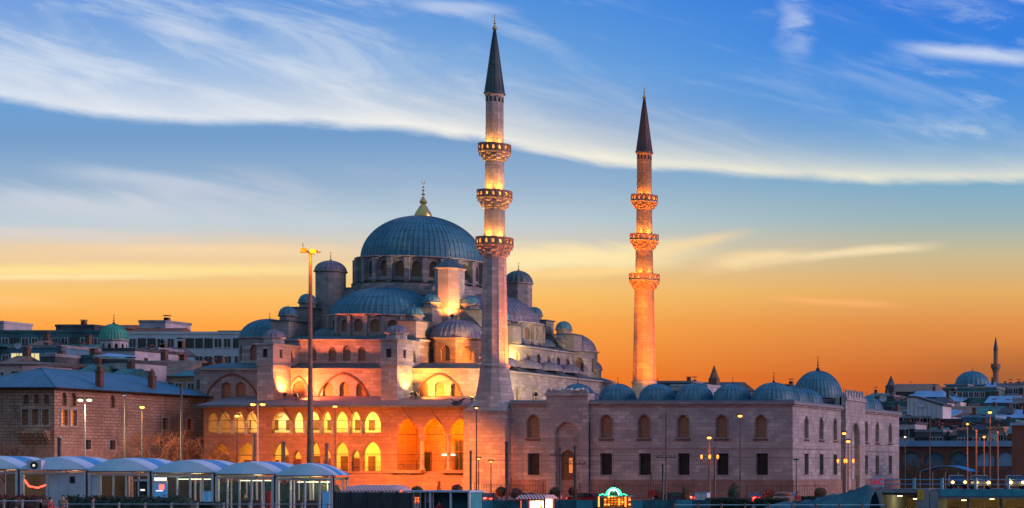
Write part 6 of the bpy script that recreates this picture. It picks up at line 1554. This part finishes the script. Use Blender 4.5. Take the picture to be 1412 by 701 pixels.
m.build('printed_lines', 'wood_door', ys_)

# ------------------------------------------------------------------ vehicles
def car(px, Y, base, label, paint='car_dark', face=0, lights='head', e=0, group='cars on the road'):
    r = root('car', label, 'car', (0,0,0), group)
    # local: length along X, front towards -X
    prof = [(-2.1,.35),(-2.15,.62),(-2.0,.80),(-1.1,.95),(-.55,1.38),(.75,1.42),(1.45,1.02),(2.05,.95),(2.12,.6),(2.05,.35)]
    m = MB(); vs = []
    for y, k in ((-.86,1),(-.80,1),(.80,1),(.86,1)): pass
    sec = [(-.84, .0), (-.78, .05), (.78, .05), (.84, .0)]
    for y, g in sec: vs += [(x*(1 if g else .985), y*(1 if z < 1 else .86), z+(0 if g else -.0)) for x, z in prof]
    n = len(prof)
    m.add(vs, [(j*n+i, j*n+(i+1)%n, (j+1)*n+(i+1)%n, (j+1)*n+i) for j in range(3) for i in range(n)]+[tuple(range(n-1,-1,-1)), tuple(range(3*n, 4*n))])
    bd = m.build('body', paint, r, smooth=True)
    g_ = MB()
    for s in (-1, 1): g_.extr([(-.95, s*.80, 1.0), (-.5, s*.745, 1.32), (.7, s*.745, 1.36), (1.25, s*.80, 1.02)], (0, s*.03, 0))
    g_.build('side_window', 'dark_glass', bd)
    g_ = MB(); g_.add([(-1.13,-.66,.99),(-1.13,.66,.99),(-.60,.6,1.36),(-.60,-.6,1.36)], [(0,1,2,3)]); g_.build('windscreen', 'dark_glass', bd)
    g_ = MB(); g_.add([(1.44,-.62,1.06),(1.44,.62,1.06),(.80,.6,1.42),(.80,-.6,1.42)], [(3,2,1,0)]); g_.build('rear_window', 'dark_glass', bd)
    for wx in (-1.3, 1.3):
        for s in (-1, 1):
            ty = MB(); ty.tube((wx, s*.66, .32), (wx, s*.88, .32), .32, n=18); w_ = ty.build('wheel', 'rubber', r); MB().tube((wx, s*.881, .32), (wx, s*.89, .32), .19, n=12).build('rim', 'steel', w_)
    for s in (-1, 1):
        MB().ball((-2.10, s*.62, .68), .17, 10, .9).build('headlight', 'lamp_yellow' if lights == 'head' else 'panel_white', r)
        MB().box(2.08, 2.13, s*.62-.14, s*.62+.14, .72, .86).build('tail_light', 'tail_red' if lights == 'tail' else 'red_paint', r)
        if e: 
            light('POINT', (-2.45, s*.62, .68), e, (1,.55,.18), r, .08)
    if lights == 'tail': light('POINT', (2.5, 0, 1.0), 130, (1,.08,.05), r, .2)
    r.location = (X(px, Y), Y, base); r.rotation_euler = (0, 0, face); return r
car(1352, 193, ZD, 'car with glaring headlights on the bridge, left of two', 'car_dark', 1.9, 'head', 90); car(1399, 193, ZD, 'car with glaring headlights at the right edge of the bridge', 'car_dark', 1.9, 'head', 90)
car(1320, 197, ZD, 'dark car on the bridge behind the railing posts', 'car_dark', 1.9, 'head'); 
car(672, 207, .012, 'dark car with red tail lights near the minaret base', 'car_dark', PI+1.9, 'tail'); car(720, 212, .012, 'silver car passing behind the red kiosk', 'car_silver', 0, 'tail')
car(812, 208, .012, 'red car on the road left of the green stall', 'car_red', PI, 'tail'); car(930, 213, .012, 'dark car passing before the courtyard windows', 'car_dark', 0, 'tail')
car(1045, 207, .012, 'red car with tail lights beside the cone shaped bush', 'car_red', PI+1.7, 'tail'); car(1085, 212, .012, 'silver car near the courtyard corner', 'car_silver', PI, 'tail')
# ------------------------------------------------------------------ gulls
def gull(px, py, Y, s, label, ang=0, flying=False, mat='gull_white'):
    r = root('gull', label, 'gull', (0,0,0), 'gulls around the mosque')
    m = MB()
    for a, b, ra, rb in (((-.28,0,0),(-.1,0,.02),.03,.10),((-.1,0,.02),(.12,0,.04),.10,.09),((.12,0,.04),(.24,0,.1),.09,.055),((.24,0,.1),(.33,0,.11),.06,.02)): m.tube(a, b, ra, rb, 8)
    if flying:
        for sg in (-1, 1): m.add([(-.08,0,.06),(.1,0,.06),(.1,sg*.35,.22),(-.06,sg*.35,.22)], [(0,1,2,3)]); m.add([(-.06,sg*.35,.22),(.1,sg*.35,.22),(-.06,sg*.8,.08)], [(0,1,2)])
    else:
        for sg in (-1, 1): m.tube((.0, sg*.04, -.02), (.0, sg*.04, -.16), .012, n=4); m.tube((.05, sg*.08, .04), (-.3, sg*.05, .02), .05, .015, 6)
    m.build('body', mat, r, smooth=True)
    r.location = (X(px,Y), Y, Z(py,Y)); r.scale = (s,s,s); r.rotation_euler = (0,0,ang)
gull(630, 557, 222, 3.0, 'large dark gull gliding low before the porch roof', 1.4, True, 'coat_dark')
for i, (px, sx) in enumerate(((772, .3), (788, 2), (799, 1))):
    gull(px, 538.3, 227.6, 1.9, ('pale gull perched at the left end of the portal cresting', 'pale gull perched over the middle of the portal cresting', 'pale gull perched at the right end of the portal cresting')[i], sx)
